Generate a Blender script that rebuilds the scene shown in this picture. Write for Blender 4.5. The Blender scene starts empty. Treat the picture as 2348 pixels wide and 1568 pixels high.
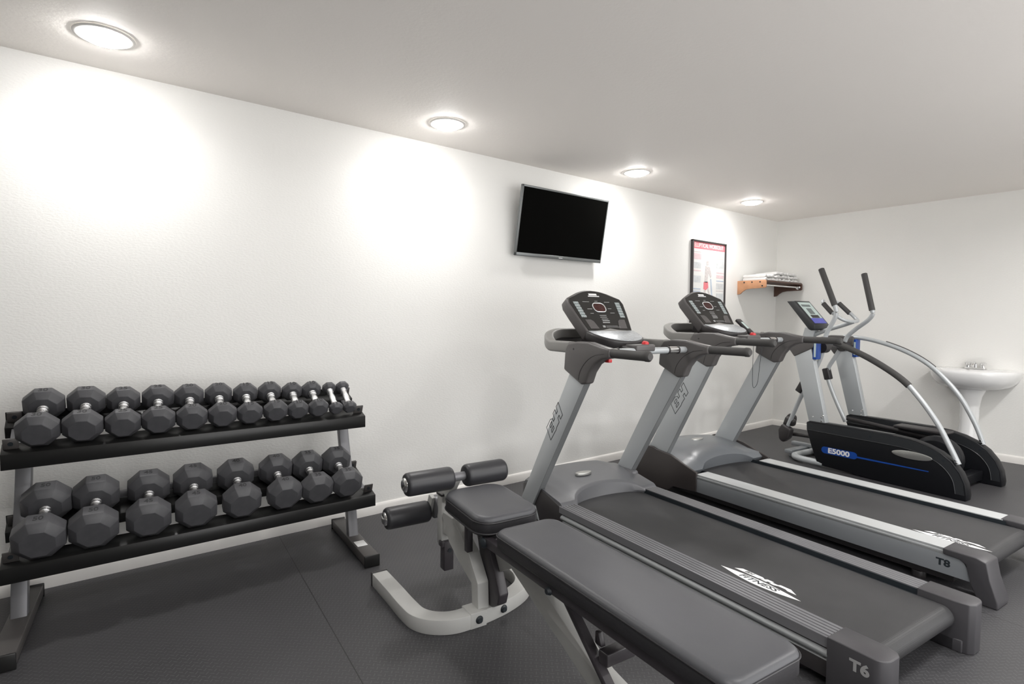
import bpy, bmesh, math, random
from mathutils import Vector, Matrix
random.seed(7)
S = bpy.context.scene
COL = S.collection
PI = math.pi
R = math.radians

# ------------------------------------------------------------------ materials
def srgb(r, g, b):
    f = lambda c: (c/255/12.92) if c/255 <= 0.04045 else ((c/255+0.055)/1.055)**2.4
    return (f(r), f(g), f(b), 1)

def mat(name, col, rough=0.5, metal=0.0, spec=0.5, bump=None, var=None, coat=0.0, emit=None, strength=0.0):
    """bump=(scale, strength, distance, stretch) noise bump; var=(scale, amount) colour mottling"""
    m = bpy.data.materials.new(name); m.use_nodes = True
    nt = m.node_tree; b = nt.nodes['Principled BSDF']
    b.inputs['Base Color'].default_value = col
    b.inputs['Roughness'].default_value = rough
    b.inputs['Metallic'].default_value = metal
    b.inputs['Specular IOR Level'].default_value = spec
    b.inputs['Coat Weight'].default_value = coat
    if emit:
        b.inputs['Emission Color'].default_value = emit
        b.inputs['Emission Strength'].default_value = strength
    tc = nt.nodes.new('ShaderNodeTexCoord')
    if var:
        n = nt.nodes.new('ShaderNodeTexNoise'); n.inputs['Scale'].default_value = var[0]; n.inputs['Detail'].default_value = 4
        nt.links.new(tc.outputs['Object'], n.inputs['Vector'])
        mr = nt.nodes.new('ShaderNodeMapRange')
        mr.inputs['From Min'].default_value = 0.3; mr.inputs['From Max'].default_value = 0.7
        mr.inputs['To Min'].default_value = 1-var[1]; mr.inputs['To Max'].default_value = 1+var[1]
        nt.links.new(n.outputs['Fac'], mr.inputs['Value'])
        mx = nt.nodes.new('ShaderNodeVectorMath'); mx.operation = 'SCALE'
        mx.inputs[0].default_value = col[:3]
        nt.links.new(mr.outputs['Result'], mx.inputs['Scale'])
        nt.links.new(mx.outputs['Vector'], b.inputs['Base Color'])
    if bump:
        n = nt.nodes.new('ShaderNodeTexNoise'); n.inputs['Scale'].default_value = bump[0]; n.inputs['Detail'].default_value = 3
        mp = nt.nodes.new('ShaderNodeMapping'); mp.inputs['Scale'].default_value = bump[3] if len(bump) > 3 else (1, 1, 1)
        nt.links.new(tc.outputs['Object'], mp.inputs['Vector']); nt.links.new(mp.outputs['Vector'], n.inputs['Vector'])
        bp = nt.nodes.new('ShaderNodeBump'); bp.inputs['Strength'].default_value = bump[1]; bp.inputs['Distance'].default_value = bump[2]
        nt.links.new(n.outputs['Fac'], bp.inputs['Height']); nt.links.new(bp.outputs['Normal'], b.inputs['Normal'])
    return m

WALLC = (0.83, 0.825, 0.80, 1)
M = {}
M['wall'] = mat('painted_plaster', WALLC, 0.6, spec=0.3, bump=(62, 0.24, 0.005, (1, 1, 2.2)), var=(1.2, 0.012))
M['ceiling'] = mat('ceiling_paint', (0.93, 0.89, 0.85, 1), 0.65, spec=0.3, bump=(60, 0.22, 0.004))
M['trim'] = mat('trim_paint', (0.84, 0.82, 0.79, 1), 0.35, var=(3, 0.02))
M['rubberhead'] = mat('dumbbell_rubber', (0.070, 0.070, 0.076, 1), 0.45, spec=0.45, bump=(300, 0.1, 0.001), var=(30, 0.1))
M['numbers'] = mat('moulded_numbers', (0.02, 0.02, 0.022, 1), 0.6)
M['chrome'] = mat('chrome', (0.85, 0.85, 0.85, 1), 0.12, 1.0, bump=(40, 0.02, 0.001))
M['knurl'] = mat('knurled_chrome', (0.8, 0.8, 0.8, 1), 0.22, 1.0, bump=(500, 0.6, 0.002))
M['blacksteel'] = mat('black_powder_coat', (0.011, 0.011, 0.011, 1), 0.38, bump=(250, 0.08, 0.001))
M['greysteel'] = mat('grey_powder_coat', (0.17, 0.17, 0.18, 1), 0.4, 0.3, bump=(250, 0.08, 0.001))
M['feetsteel'] = mat('dark_grey_steel', (0.075, 0.07, 0.068, 1), 0.42, bump=(250, 0.08, 0.001))
M['benchsteel'] = mat('light_grey_steel', (0.50, 0.50, 0.485, 1), 0.42, bump=(200, 0.05, 0.001), var=(5, 0.02))
M['platesteel'] = mat('charcoal_plate', (0.045, 0.04, 0.045, 1), 0.35, bump=(200, 0.05, 0.001))
M['vinyl'] = mat('black_vinyl', (0.070, 0.071, 0.078, 1), 0.40, spec=0.38, bump=(420, 0.12, 0.001), var=(6, 0.05))
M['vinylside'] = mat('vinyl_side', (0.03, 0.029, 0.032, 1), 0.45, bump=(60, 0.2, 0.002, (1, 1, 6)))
M['foam'] = mat('roller_vinyl', (0.030, 0.030, 0.034, 1), 0.4, bump=(300, 0.08, 0.001))
M['silver'] = mat('silver_paint', (0.49, 0.515, 0.53, 1), 0.38, 0.25, bump=(200, 0.03, 0.001))
M['silveredge'] = mat('silver_edge', (0.24, 0.25, 0.255, 1), 0.35, 0.35, bump=(200, 0.03, 0.001))  # painted shade on the upright edges; own silver of trim and feet
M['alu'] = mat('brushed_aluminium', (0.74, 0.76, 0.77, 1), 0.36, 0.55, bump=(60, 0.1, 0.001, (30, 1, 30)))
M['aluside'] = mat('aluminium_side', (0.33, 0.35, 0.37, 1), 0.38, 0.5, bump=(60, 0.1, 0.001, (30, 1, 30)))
M['cast'] = mat('warm_grey_plastic', (0.095, 0.089, 0.088, 1), 0.38, bump=(350, 0.08, 0.001))
M['hood'] = mat('grey_hood_plastic', (0.115, 0.117, 0.125, 1), 0.34, spec=0.5, bump=(350, 0.05, 0.001))
M['hood8'] = mat('blue_grey_hood_plastic', (0.14, 0.15, 0.163, 1), 0.28, bump=(350, 0.05, 0.001))
M['ring'] = mat('grey_tray_plastic', (0.25, 0.245, 0.235, 1), 0.4, bump=(350, 0.05, 0.001))
M['darkplastic'] = mat('dark_plastic', (0.03, 0.027, 0.028, 1), 0.42, bump=(350, 0.08, 0.001))
M['capplastic'] = mat('end_cap_plastic', (0.052, 0.050, 0.055, 1), 0.42, bump=(350, 0.08, 0.001))
M['blackface'] = mat('console_face', (0.020, 0.019, 0.018, 1), 0.2, var=(8, 0.05))
M['keys'] = mat('key_print', (0.33, 0.38, 0.38, 1), 0.4, var=(250, 0.5))
M['white'] = mat('white_print', (0.80, 0.80, 0.80, 1), 0.5, var=(20, 0.02))
M['greyprint'] = mat('grey_print', (0.33, 0.33, 0.33, 1), 0.5, var=(20, 0.02))
M['darkprint'] = mat('dark_print', (0.015, 0.02, 0.025, 1), 0.5, var=(20, 0.05))
M['red'] = mat('red_plastic', (0.62, 0.03, 0.035, 1), 0.35, var=(20, 0.02))
M['lcd'] = mat('dark_red_display', (0.05, 0.014, 0.013, 1), 0.15, var=(60, 0.2))
M['foamgrip'] = mat('foam_grip', (0.055, 0.053, 0.052, 1), 0.6, bump=(500, 0.2, 0.001))
M['keypad'] = mat('silver_keypad', (0.42, 0.44, 0.46, 1), 0.3, 0.2, bump=(90, 0.3, 0.002), var=(70, 0.22))
M['ellblack'] = mat('black_shroud_plastic', (0.0065, 0.007, 0.009, 1), 0.45, spec=0.25, bump=(300, 0.05, 0.001))
M['elltrim'] = mat('shroud_edge_plastic', (0.024, 0.026, 0.029, 1), 0.35, bump=(300, 0.05, 0.001))
M['blue'] = mat('blue_decal', (0.008, 0.06, 0.32, 1), 0.35, var=(20, 0.03))
M['violet'] = mat('violet_blue_panel', (0.10, 0.11, 0.52, 1), 0.35, var=(20, 0.03))
M['pale'] = mat('pale_display_panel', (0.50, 0.60, 0.58, 1), 0.3, var=(20, 0.03))
M['lcdgrey'] = mat('lcd_grey', (0.13, 0.16, 0.16, 1), 0.2, var=(60, 0.1))
M['badge'] = mat('silver_badge', (0.5, 0.5, 0.48, 1), 0.3, 0.8, bump=(120, 0.5, 0.002))
M['porcelain'] = mat('porcelain', (0.82, 0.82, 0.82, 1), 0.12, coat=0.4, var=(4, 0.01))
M['towel'] = mat('white_terry', (0.82, 0.82, 0.81, 1), 0.9, bump=(320, 0.7, 0.004), var=(25, 0.04))
M['wood'] = mat('orange_pine', (0.55, 0.28, 0.15, 1), 0.45, bump=(30, 0.1, 0.001, (1, 1, 12)), var=(12, 0.12))
M['woodshelf'] = mat('shelf_slat_wood', (0.10, 0.05, 0.035, 1), 0.5, var=(14, 0.12))
M['tvcase'] = mat('tv_grey_casing', (0.17, 0.18, 0.18, 1), 0.3, 0.5, bump=(200, 0.03, 0.001))
M['screen'] = mat('tv_screen', (0.002, 0.002, 0.0018, 1), 0.3, spec=0.02, var=(2, 0.1))
M['frameblack'] = mat('poster_frame_dark', (0.05, 0.045, 0.045, 1), 0.4, bump=(100, 0.05, 0.001))
M['paper'] = mat('poster_paper', (0.80, 0.80, 0.78, 1), 0.25, var=(6, 0.03))
M['pink'] = mat('poster_red_banner', (0.80, 0.22, 0.25, 1), 0.3, var=(40, 0.06))
M['palepink'] = mat('poster_pale_pink', (0.72, 0.56, 0.58, 1), 0.3, var=(40, 0.08))
M['palegrey'] = mat('poster_pale_grey', (0.60, 0.62, 0.63, 1), 0.3, var=(40, 0.08))
M['paleblue'] = mat('poster_pale_blue', (0.45, 0.52, 0.62, 1), 0.3, var=(40, 0.08))
M['skin'] = mat('poster_figure_tone', (0.62, 0.58, 0.57, 1), 0.3, var=(60, 0.12))
M['yellow'] = mat('yellow_sticker', (0.75, 0.7, 0.03, 1), 0.5, var=(20, 0.03))
M['lamp'] = mat('lamp_diffuser', (0.9, 0.9, 0.9, 1), 0.5, emit=(1, 0.985, 0.97, 1), strength=60.0, var=(20, 0.01))

def belt_mat():
    m = mat('running_belt', (0.040, 0.040, 0.042, 1), 0.5, spec=0.4)
    nt = m.node_tree; b = nt.nodes['Principled BSDF']
    tc = nt.nodes.new('ShaderNodeTexCoord')
    v = nt.nodes.new('ShaderNodeTexVoronoi'); v.inputs['Scale'].default_value = 210; v.inputs['Randomness'].default_value = 0.15
    nt.links.new(tc.outputs['Object'], v.inputs['Vector'])
    bp = nt.nodes.new('ShaderNodeBump'); bp.inputs['Strength'].default_value = 0.35; bp.inputs['Distance'].default_value = 0.0015
    nt.links.new(v.outputs['Distance'], bp.inputs['Height']); nt.links.new(bp.outputs['Normal'], b.inputs['Normal'])
    n = nt.nodes.new('ShaderNodeTexNoise'); n.inputs['Scale'].default_value = 3.5; n.inputs['Detail'].default_value = 3
    nt.links.new(tc.outputs['Object'], n.inputs['Vector'])
    r = nt.nodes.new('ShaderNodeValToRGB')
    r.color_ramp.elements[0].position = 0.3; r.color_ramp.elements[0].color = (0.028, 0.028, 0.0295, 1)
    r.color_ramp.elements[1].position = 0.72; r.color_ramp.elements[1].color = (0.045, 0.0445, 0.047, 1)
    nt.links.new(n.outputs['Fac'], r.inputs['Fac']); nt.links.new(r.outputs['Color'], b.inputs['Base Color'])
    return m
M['belt'] = belt_mat()

def floor_mat():
    m = bpy.data.materials.new('rubber_floor_tread'); m.use_nodes = True
    nt = m.node_tree; b = nt.nodes['Principled BSDF']; L = nt.links
    def N(t): return nt.nodes.new(t)
    def mth(op, a=None, bb=None):
        n = N('ShaderNodeMath'); n.operation = op
        for i, v in enumerate((a, bb)):
            if v is None: continue
            if isinstance(v, (int, float)): n.inputs[i].default_value = v
            else: L.new(v, n.inputs[i])
        return n.outputs[0]
    tc = N('ShaderNodeTexCoord'); mp = N('ShaderNodeMapping')
    mp.inputs['Rotation'].default_value = (0, 0, R(40)); mp.inputs['Scale'].default_value = (52, 52, 52)
    L.new(tc.outputs['Object'], mp.inputs['Vector'])
    sx = N('ShaderNodeSeparateXYZ'); L.new(mp.outputs['Vector'], sx.inputs[0])
    x, y = sx.outputs[0], sx.outputs[1]
    u = mth('ABSOLUTE', mth('SUBTRACT', mth('FRACT', x), 0.5)); v = mth('ABSOLUTE', mth('SUBTRACT', mth('FRACT', y), 0.5))
    par = mth('MODULO', mth('ABSOLUTE', mth('ADD', mth('FLOOR', x), mth('FLOOR', y))), 2.0)
    A = mth('MULTIPLY', mth('LESS_THAN', u, 0.40), mth('LESS_THAN', v, 0.09))
    B_ = mth('MULTIPLY', mth('LESS_THAN', v, 0.40), mth('LESS_THAN', u, 0.09))
    mask = mth('ADD', mth('MULTIPLY', A, par), mth('MULTIPLY', B_, mth('SUBTRACT', 1.0, par)))
    # tile seams run with the room
    sp = N('ShaderNodeSeparateXYZ'); mp2 = N('ShaderNodeMapping'); L.new(tc.outputs['Object'], mp2.inputs['Vector'])
    mp2.inputs['Rotation'].default_value = (0, 0, R(5)); L.new(mp2.outputs['Vector'], sp.inputs[0])
    seam = mth('LESS_THAN', mth('ABSOLUTE', mth('SUBTRACT', mth('FRACT', mth('DIVIDE', mth('ADD', sp.outputs[0], 5.70), 2.44)), 0.5)), 0.0010)
    sx2 = mth('LESS_THAN', mth('ABSOLUTE', mth('SUBTRACT', mth('FRACT', mth('DIVIDE', mth('ADD', sp.outputs[0], 5.70+1.22), 2.44)), 0.5)), 0.0008)
    seam = mth('MAXIMUM', seam, sx2)
    n = N('ShaderNodeTexNoise'); n.inputs['Scale'].default_value = 1.6; n.inputs['Detail'].default_value = 6
    L.new(tc.outputs['Object'], n.inputs['Vector'])
    r = N('ShaderNodeValToRGB')
    r.color_ramp.elements[0].position = 0.3; r.color_ramp.elements[0].color = (0.043, 0.0423, 0.0455, 1)
    r.color_ramp.elements[1].position = 0.75; r.color_ramp.elements[1].color = (0.060, 0.059, 0.063, 1)
    L.new(n.outputs['Fac'], r.inputs['Fac'])
    mx = N('ShaderNodeMix'); mx.data_type = 'RGBA'; L.new(mask, mx.inputs['Factor'])
    L.new(r.outputs['Color'], mx.inputs['A']); mx.inputs['B'].default_value = (0.080, 0.079, 0.083, 1)
    mx2 = N('ShaderNodeMix'); mx2.data_type = 'RGBA'; L.new(seam, mx2.inputs['Factor'])
    L.new(mx.outputs['Result'], mx2.inputs['A']); mx2.inputs['B'].default_value = (0.015, 0.015, 0.015, 1)
    L.new(mx2.outputs['Result'], b.inputs['Base Color'])
    bp = N('ShaderNodeBump'); bp.inputs['Strength'].default_value = 0.5; bp.inputs['Distance'].default_value = 0.0015
    L.new(mask, bp.inputs['Height']); L.new(bp.outputs['Normal'], b.inputs['Normal'])
    b.inputs['Roughness'].default_value = 0.46; b.inputs['Specular IOR Level'].default_value = 0.45
    return m
M['floor'] = floor_mat()

# ------------------------------------------------------------------ mesh helpers
def Bm(): return bmesh.new()

def add(bm, verts, faces, mi=0):
    vs = [bm.verts.new(v) for v in verts]
    out = []
    for f in faces:
        try:
            fc = bm.faces.new([vs[i] for i in f]); fc.material_index = mi; out.append(fc)
        except ValueError: pass
    return vs, out

def box(bm, x0, x1, y0, y1, z0, z1, mx=None, mi=0):
    p = [Vector((x, y, z)) for z in (z0, z1) for y in (y0, y1) for x in (x0, x1)]
    if mx: p = [mx @ q for q in p]
    add(bm, p, [(0, 2, 3, 1), (4, 5, 7, 6), (0, 1, 5, 4), (2, 6, 7, 3), (0, 4, 6, 2), (1, 3, 7, 5)], mi)

def extrude(bm, pts, vec, mi=0):
    """closed planar outline pts (3D) swept by vec"""
    n = len(pts); vec = Vector(vec)
    P = [Vector(p) for p in pts] + [Vector(p)+vec for p in pts]
    f = [tuple(range(n))[::-1], tuple(range(n, 2*n))] + [(i, (i+1) % n, n+(i+1) % n, n+i) for i in range(n)]
    add(bm, P, f, mi)

def prism(bm, vz, w0, w1, mi=0):      # side outline in (y, z), swept along x
    extrude(bm, [(w0, v, z) for v, z in vz], (w1-w0, 0, 0), mi)

def slab(bm, xy, z0, z1, mi=0):       # plan outline, swept up
    extrude(bm, [(x, y, z0) for x, y in xy], (0, 0, z1-z0), mi)

def smooth(pts, k=6, closed=False):
    P = [Vector(p) for p in pts]; n = len(P); out = []
    rng = range(n) if closed else range(n-1)
    for i in rng:
        g = lambda j: P[j % n] if closed else P[max(0, min(n-1, j))]
        a, b, c, d = g(i-1), g(i), g(i+1), g(i+2)
        for s in range(k):
            t = s/k
            out.append(0.5*((2*b)+(c-a)*t+(2*a-5*b+4*c-d)*t*t+(3*b-a-3*c+d)*t**3))
    if not closed: out.append(P[-1])
    return out

def sweep(bm, path, prof, closed=False, up=(0, 0, 1), caps=True, mi=0):
    """prof: list of (a,b), a along side, b along up-ish, or function(i,t)->list"""
    P = [Vector(p) for p in path]; n = len(P); up = Vector(up); rings = []
    for i, p in enumerate(P):
        if closed: t = P[(i+1) % n]-P[i-1]
        else: t = P[min(i+1, n-1)]-P[max(i-1, 0)]
        t.normalize(); s = t.cross(up)
        if s.length < 1e-4: s = t.cross(Vector((0, 1, 0)))
        s.normalize(); u = s.cross(t)
        pr = prof(i/(n-1)) if callable(prof) else prof
        rings.append([bm.verts.new(p+s*a+u*b) for a, b in pr])
    m = len(rings[0])
    for i in range(n if closed else n-1):
        A, B = rings[i], rings[(i+1) % n]
        for j in range(m):
            fc = bm.faces.new((A[j], A[(j+1) % m], B[(j+1) % m], B[j])); fc.material_index = mi
    if caps and not closed:
        for rg in (rings[0][::-1], rings[-1]):
            fc = bm.faces.new(rg); fc.material_index = mi

def circ(r, n=14, sy=1.0): return [(r*math.cos(2*PI*i/n), r*sy*math.sin(2*PI*i/n)) for i in range(n)]
def tube(bm, path, r, n=14, closed=False, mi=0, up=(0, 0, 1)): sweep(bm, path, circ(r, n), closed, up, mi=mi)

def rod(bm, a, b, r, n=18, mi=0):
    d = Vector(b)-Vector(a)
    up = (0, 0, 1) if abs(d.normalized().z) < 0.9 else (0, 1, 0)
    sweep(bm, [a, b], circ(r, n), up=up, mi=mi)

def lathe(bm, prof, a, d, n=24, mi=0):
    """prof: (distance along axis, radius) from point a in direction d"""
    a = Vector(a); d = Vector(d).normalized()
    s = d.cross(Vector((0, 0, 1)))
    if s.length < 1e-3: s = d.cross(Vector((0, 1, 0)))
    s.normalize(); u = s.cross(d); rings = []
    for h, r in prof:
        rings.append([bm.verts.new(a+d*h+(s*math.cos(2*PI*j/n)+u*math.sin(2*PI*j/n))*max(r, 1e-4)) for j in range(n)])
    for A, B in zip(rings, rings[1:]):
        for j in range(n):
            fc = bm.faces.new((A[j], A[(j+1) % n], B[(j+1) % n], B[j])); fc.material_index = mi
    for rg in (rings[0][::-1], rings[-1]):
        fc = bm.faces.new(rg); fc.material_index = mi

def rrect(x0, x1, y0, y1, r, n=5):
    out = []
    for cx, cy, a0 in ((x1-r, y1-r, 0), (x0+r, y1-r, 90), (x0+r, y0+r, 180), (x1-r, y0+r, 270)):
        for i in range(n+1):
            a = R(a0+90*i/n); out.append((cx+r*math.cos(a), cy+r*math.sin(a)))
    return out

def obj(name, bm, m, parent=None, bev=0, seg=2, ang=45, loc=None, rot=None, flat=False):
    bmesh.ops.recalc_face_normals(bm, faces=bm.faces)
    bm.normal_update()
    if bev:
        es = [e for e in bm.edges if len(e.link_faces) == 2 and e.calc_face_angle(0) > R(28)]
        bmesh.ops.bevel(bm, geom=es, offset=bev, segments=seg, affect='EDGES', profile=0.5, clamp_overlap=True)
        bm.normal_update()
    for f in bm.faces: f.smooth = not flat
    for e in bm.edges:
        e.smooth = not (len(e.link_faces) == 2 and e.calc_face_angle(0) > R(ang))
    me = bpy.data.meshes.new(name); bm.to_mesh(me); bm.free()
    for q in (m if isinstance(m, (list, tuple)) else [m]): me.materials.append(q)
    o = bpy.data.objects.new(name, me); COL.objects.link(o)
    if parent: o.parent = parent
    if loc: o.location = loc
    if rot: o.rotation_euler = rot
    return o

def thing(name, label, cat, loc=(0, 0, 0), rz=0, group=None):
    o = bpy.data.objects.new(name, None); COL.objects.link(o)
    o.empty_display_size = 0.1
    o.location = loc; o.rotation_euler = (0, 0, rz); o['label'] = label; o['category'] = cat
    if group: o['group'] = group
    return o

def tag(o, label, cat, group=None):
    o['label'] = label; o['category'] = cat
    if group: o['group'] = group
    return o

def struct(o): o['kind'] = 'structure'; return o

def text(name, s, size, org, xd, yd, m, parent, ext=0.0006, outline=0, shear=0, bold=0, align='CENTER', sx=1.0):
    cu = bpy.data.curves.new(name, 'FONT'); cu.body = s; cu.size = size; cu.shear = shear
    cu.align_x = align; cu.align_y = 'CENTER'; cu.resolution_u = 4
    if outline:
        cu.fill_mode = 'NONE'; cu.bevel_depth = outline; cu.bevel_resolution = 0
    else:
        cu.extrude = ext; cu.offset = bold
    t = bpy.data.objects.new(name+'_tmp', cu); COL.objects.link(t)
    bpy.context.view_layer.update()
    me = bpy.data.meshes.new_from_object(t.evaluated_get(bpy.context.evaluated_depsgraph_get()))
    bpy.data.objects.remove(t)
    me.materials.clear(); me.materials.append(m)
    x = Vector(xd).normalized(); y = Vector(yd).normalized(); z = x.cross(y)
    mx = Matrix(((x.x*sx, y.x, z.x, org[0]), (x.y*sx, y.y, z.y, org[1]), (x.z*sx, y.z, z.z, org[2]), (0, 0, 0, 1)))
    me.transform(mx); me.name = name
    o = bpy.data.objects.new(name, me); COL.objects.link(o); o.parent = parent
    return o

# ------------------------------------------------------------------ room
H = 2.44
XL, YF = -12.0, -4.4
b = Bm(); box(b, XL-.1, .1, YF-.1, .1, -.1, 0); struct(obj('floor', b, M['floor']))
b = Bm(); box(b, XL-.1, .1, YF-.1, .1, H, H+.1); struct(obj('ceiling', b, M['ceiling']))
b = Bm(); box(b, XL-.1, .1, 0, .1, 0, H); struct(obj('wall_back', b, M['wall']))
b = Bm(); box(b, 0, .1, YF, 0, 0, H); struct(obj('wall_right', b, M['wall']))
b = Bm(); box(b, XL-.1, XL, YF, 0, 0, H); struct(obj('wall_left', b, M['wall']))
b = Bm(); box(b, -1.7, .1, YF-.1, YF, 0, H); struct(obj('wall_front', b, M['wall']))  # unseen piece, added to narrow the gap the world light enters by
b = Bm(); box(b, XL-.1, -6.7, YF-.1, YF, 0, H); struct(obj('wall_front', b, M['wall']))  # second unseen piece, added to keep world light off the left end
bp_ = [(0, 0), (-.014, 0), (-.014, .052), (-.009, .064), (0, .068)]
b = Bm(); extrude(b, [(XL, y, z) for y, z in bp_], (-XL, 0, 0)); struct(obj('baseboard_back', b, M['trim']))
b = Bm(); extrude(b, [(y, YF, z) for y, z in bp_], (0, -YF-.014, 0)); struct(obj('baseboard_right', b, M['trim']))

# ------------------------------------------------------------------ ceiling lights
def downlight(x, y, label, power, seen=True, r=.084, spread=150):
    t = thing('ceiling_light', label, 'ceiling light', (x, y, H), 0, 'recessed ceiling lights')
    b = Bm(); n = 40; rings = []
    for rr, zz in ((r+.026, -.001), (r+.024, -.006), (r+.004, -.008), (r, -.004), (r-.002, 0.0)):
        rings.append([b.verts.new((rr*math.cos(2*PI*j/n), rr*math.sin(2*PI*j/n), zz)) for j in range(n)])
    for A, B in zip(rings, rings[1:]):
        for j in range(n): b.faces.new((A[j], A[(j+1) % n], B[(j+1) % n], B[j]))
    obj('trim_ring', b, M['trim'], t, ang=80)
    b = Bm(); lathe(b, [(0, r-.001), (.006, r-.001), (.014, r-.006), (.021, r-.016), (.026, r-.032), (.029, .02), (.0295, .001)], (0, 0, 0), (0, 0, -1), 40); obj('diffuser', b, M['lamp'], t)
    L = bpy.data.lights.new('downlight', 'AREA'); L.shape = 'DISK'; L.size = 2*r-.01; L.energy = power
    L.color = (1.0, 0.985, 0.965); L.spread = R(spread)
    o = bpy.data.objects.new('downlight', L); COL.objects.link(o); o.parent = t; o.location = (0, 0, -.033)
POS = [(-6.50, 'large recessed ceiling light above the dumbbell rack, nearest the camera'),
       (-4.83, 'recessed ceiling light just left of the television'),
       (-3.07, 'recessed ceiling light just right of the television'),
       (-1.31, 'small far recessed ceiling light above the framed poster')]
PW = 2.2
for x, l in POS: downlight(x, -.395, l, PW)
for i, x in enumerate((-6.5, -4.83, -3.07, -1.31)):  # second row added out of view as fill light, each power set separately
    downlight(x, -3.25, ['recessed ceiling light behind the camera, over the left end of the room', 'recessed ceiling light behind the camera, across from the flat bench',
                         'recessed ceiling light behind the camera, across from the treadmills', 'recessed ceiling light behind the camera, across from the sink'][i], (6, 6, 10, 12)[i], spread=165)

# ------------------------------------------------------------------ dumbbells and rack
def octo(r):  # across-flats radius r, flats on the top and bottom
    k = r/math.cos(PI/8)
    return [(k*math.cos(PI/8+PI/4*i), k*math.sin(PI/8+PI/4*i)) for i in range(8)]

def head_bm(D, L):
    b = Bm(); ch = min(.30*L, .026); rings = []
    for y, s in ((-L/2, .66), (-L/2+ch, .985), (-L/2+ch+.004, 1), (L/2-ch-.004, 1), (L/2-ch, .985), (L/2, .66)):
        rings.append([b.verts.new((x*s, y, z*s)) for x, z in octo(D/2)])
    for A, B in zip(rings, rings[1:]):
        for j in range(8): b.faces.new((A[j], A[(j+1) % 8], B[(j+1) % 8], B[j]))
    b.faces.new(rings[0]); b.faces.new(rings[-1])
    return b

def make_dumbbell(D, L, gap, num, label, group):
    t = thing('dumbbell', label, 'dumbbell', group=group)
    for s in (0, 1):
        y = 0 if s == 0 else gap+L
        hd = obj('head', head_bm(D, L), M['rubberhead'], t, bev=.0016, seg=1, ang=18)
        hd.location = (0, y, 0)
        if D > .1 or s == 0:
            text('number', num, .034 if D > .1 else .02, (0, 0, D/2+.0002), (1, 0, 0), (0, 1, 0), M['numbers'], hd, ext=.0005, bold=.0006)
    b = Bm(); g = gap; y0 = L/2-.004; r = .0145 if D > .09 else .0125
    lathe(b, [(0, r+.006), (.008, r+.006), (.010, r+.001), (.016, r+.001), (.018, r+.005), (.024, r+.005), (.027, r), (g*.35, r+.003), (g*.5, r+.005), (g*.65, r+.003),
              (g-.019, r), (g-.016, r+.005), (g-.010, r+.005), (g-.008, r+.001), (g-.002, r+.001), (g, r+.006), (g+.008, r+.006)], (0, y0, 0), (0, 1, 0), 20)
    obj('handle', b, M['knurl'], t)
    return t

ORD = ['first', 'second', 'third', 'fourth', 'fifth', 'sixth', 'seventh', 'eighth', 'ninth', 'tenth', 'eleventh', 'twelfth']
UP = [(-6.748, .1405, '30'), (-6.605, .138, '30'), (-6.467, .128, '25'), (-6.337, .128, '25'), (-6.206, .125, '20'), (-6.079, .121, '20'),
      (-5.958, .113, '15'), (-5.838, .112, '15'), (-5.729, .102, '10'), (-5.624, .101, '10'), (-5.528, .071, '5'), (-5.452, .071, '5')]
LO = [(-6.749, .168, '50'), (-6.577, .167, '50'), (-6.387, .165, '45'), (-6.207, .165, '45'), (-6.016, .165, '40'), (-5.822, .159, '40'), (-5.661, .154, '35'), (-5.503, .153, '35')]
TU, TL_ = R(22), R(19)
YW = R(-4.2)
def place(db, x, D, sy, sz, tilt, yaw, roll=0):
    n = Vector((0, -math.sin(tilt), math.cos(tilt)))
    db.location = Vector((x, sy, sz))+n*(D/2+.003)
    db.rotation_mode = 'XYZ'
    db.rotation_euler = (Matrix.Rotation(yaw, 4, 'Z') @ Matrix.Rotation(tilt, 4, 'X') @ Matrix.Rotation(roll, 4, 'Y')).to_euler()
for i, (x, D, num) in enumerate(UP):
    L = .085 if D > .135 else .078 if D > .126 else .074 if D > .12 else .066 if D > .11 else .056 if D > .1 else .042
    size = 'largest' if i < 1 else 'tiny' if D < .08 else 'small' if D < .11 else 'medium' if D < .12 else 'black'
    lab = 'black rubber eight-sided dumbbell, %s from the left on the upper shelf of the rack' % ORD[i]
    if i == 11: lab = 'tiny black dumbbell with long chrome handle at the right end of the upper shelf'
    if i == 10: lab = 'tiny black dumbbell, last but one at the right of the upper shelf'
    if i == 0: lab = 'big black rubber dumbbell at the left end of the upper shelf of the rack'
    tl = R(23 if D > .135 else 23.5 if D > .12 else 25 if D > .11 else 27 if D > .1 else 33)
    place(make_dumbbell(D, L, .112 if D > .1 else .128, num, lab, 'dumbbells on the upper shelf of the rack'), x, D, -.385, .744 if D > .1 else .748, tl, YW+R(random.uniform(-1, 1)))
roll = [0, R(-2), R(0), R(0), R(-2), R(-9), R(-12), R(-8)]
for i, (x, D, num) in enumerate(LO):
    L = .112 if i < 2 else .106 if i < 4 else .100
    lab = 'heavy black rubber dumbbell, %s from the left on the lower shelf of the rack' % ORD[i]
    if i == 0: lab = 'heaviest black rubber dumbbell at the left end of the lower shelf of the rack'
    if i == 7: lab = 'heavy black rubber dumbbell at the right end of the lower shelf of the rack'
    place(make_dumbbell(D, L, .118, num, lab, 'dumbbells on the lower shelf of the rack'), x, D, -.465, .318, TL_, YW+R(random.uniform(-1, 1)), 0)

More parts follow.
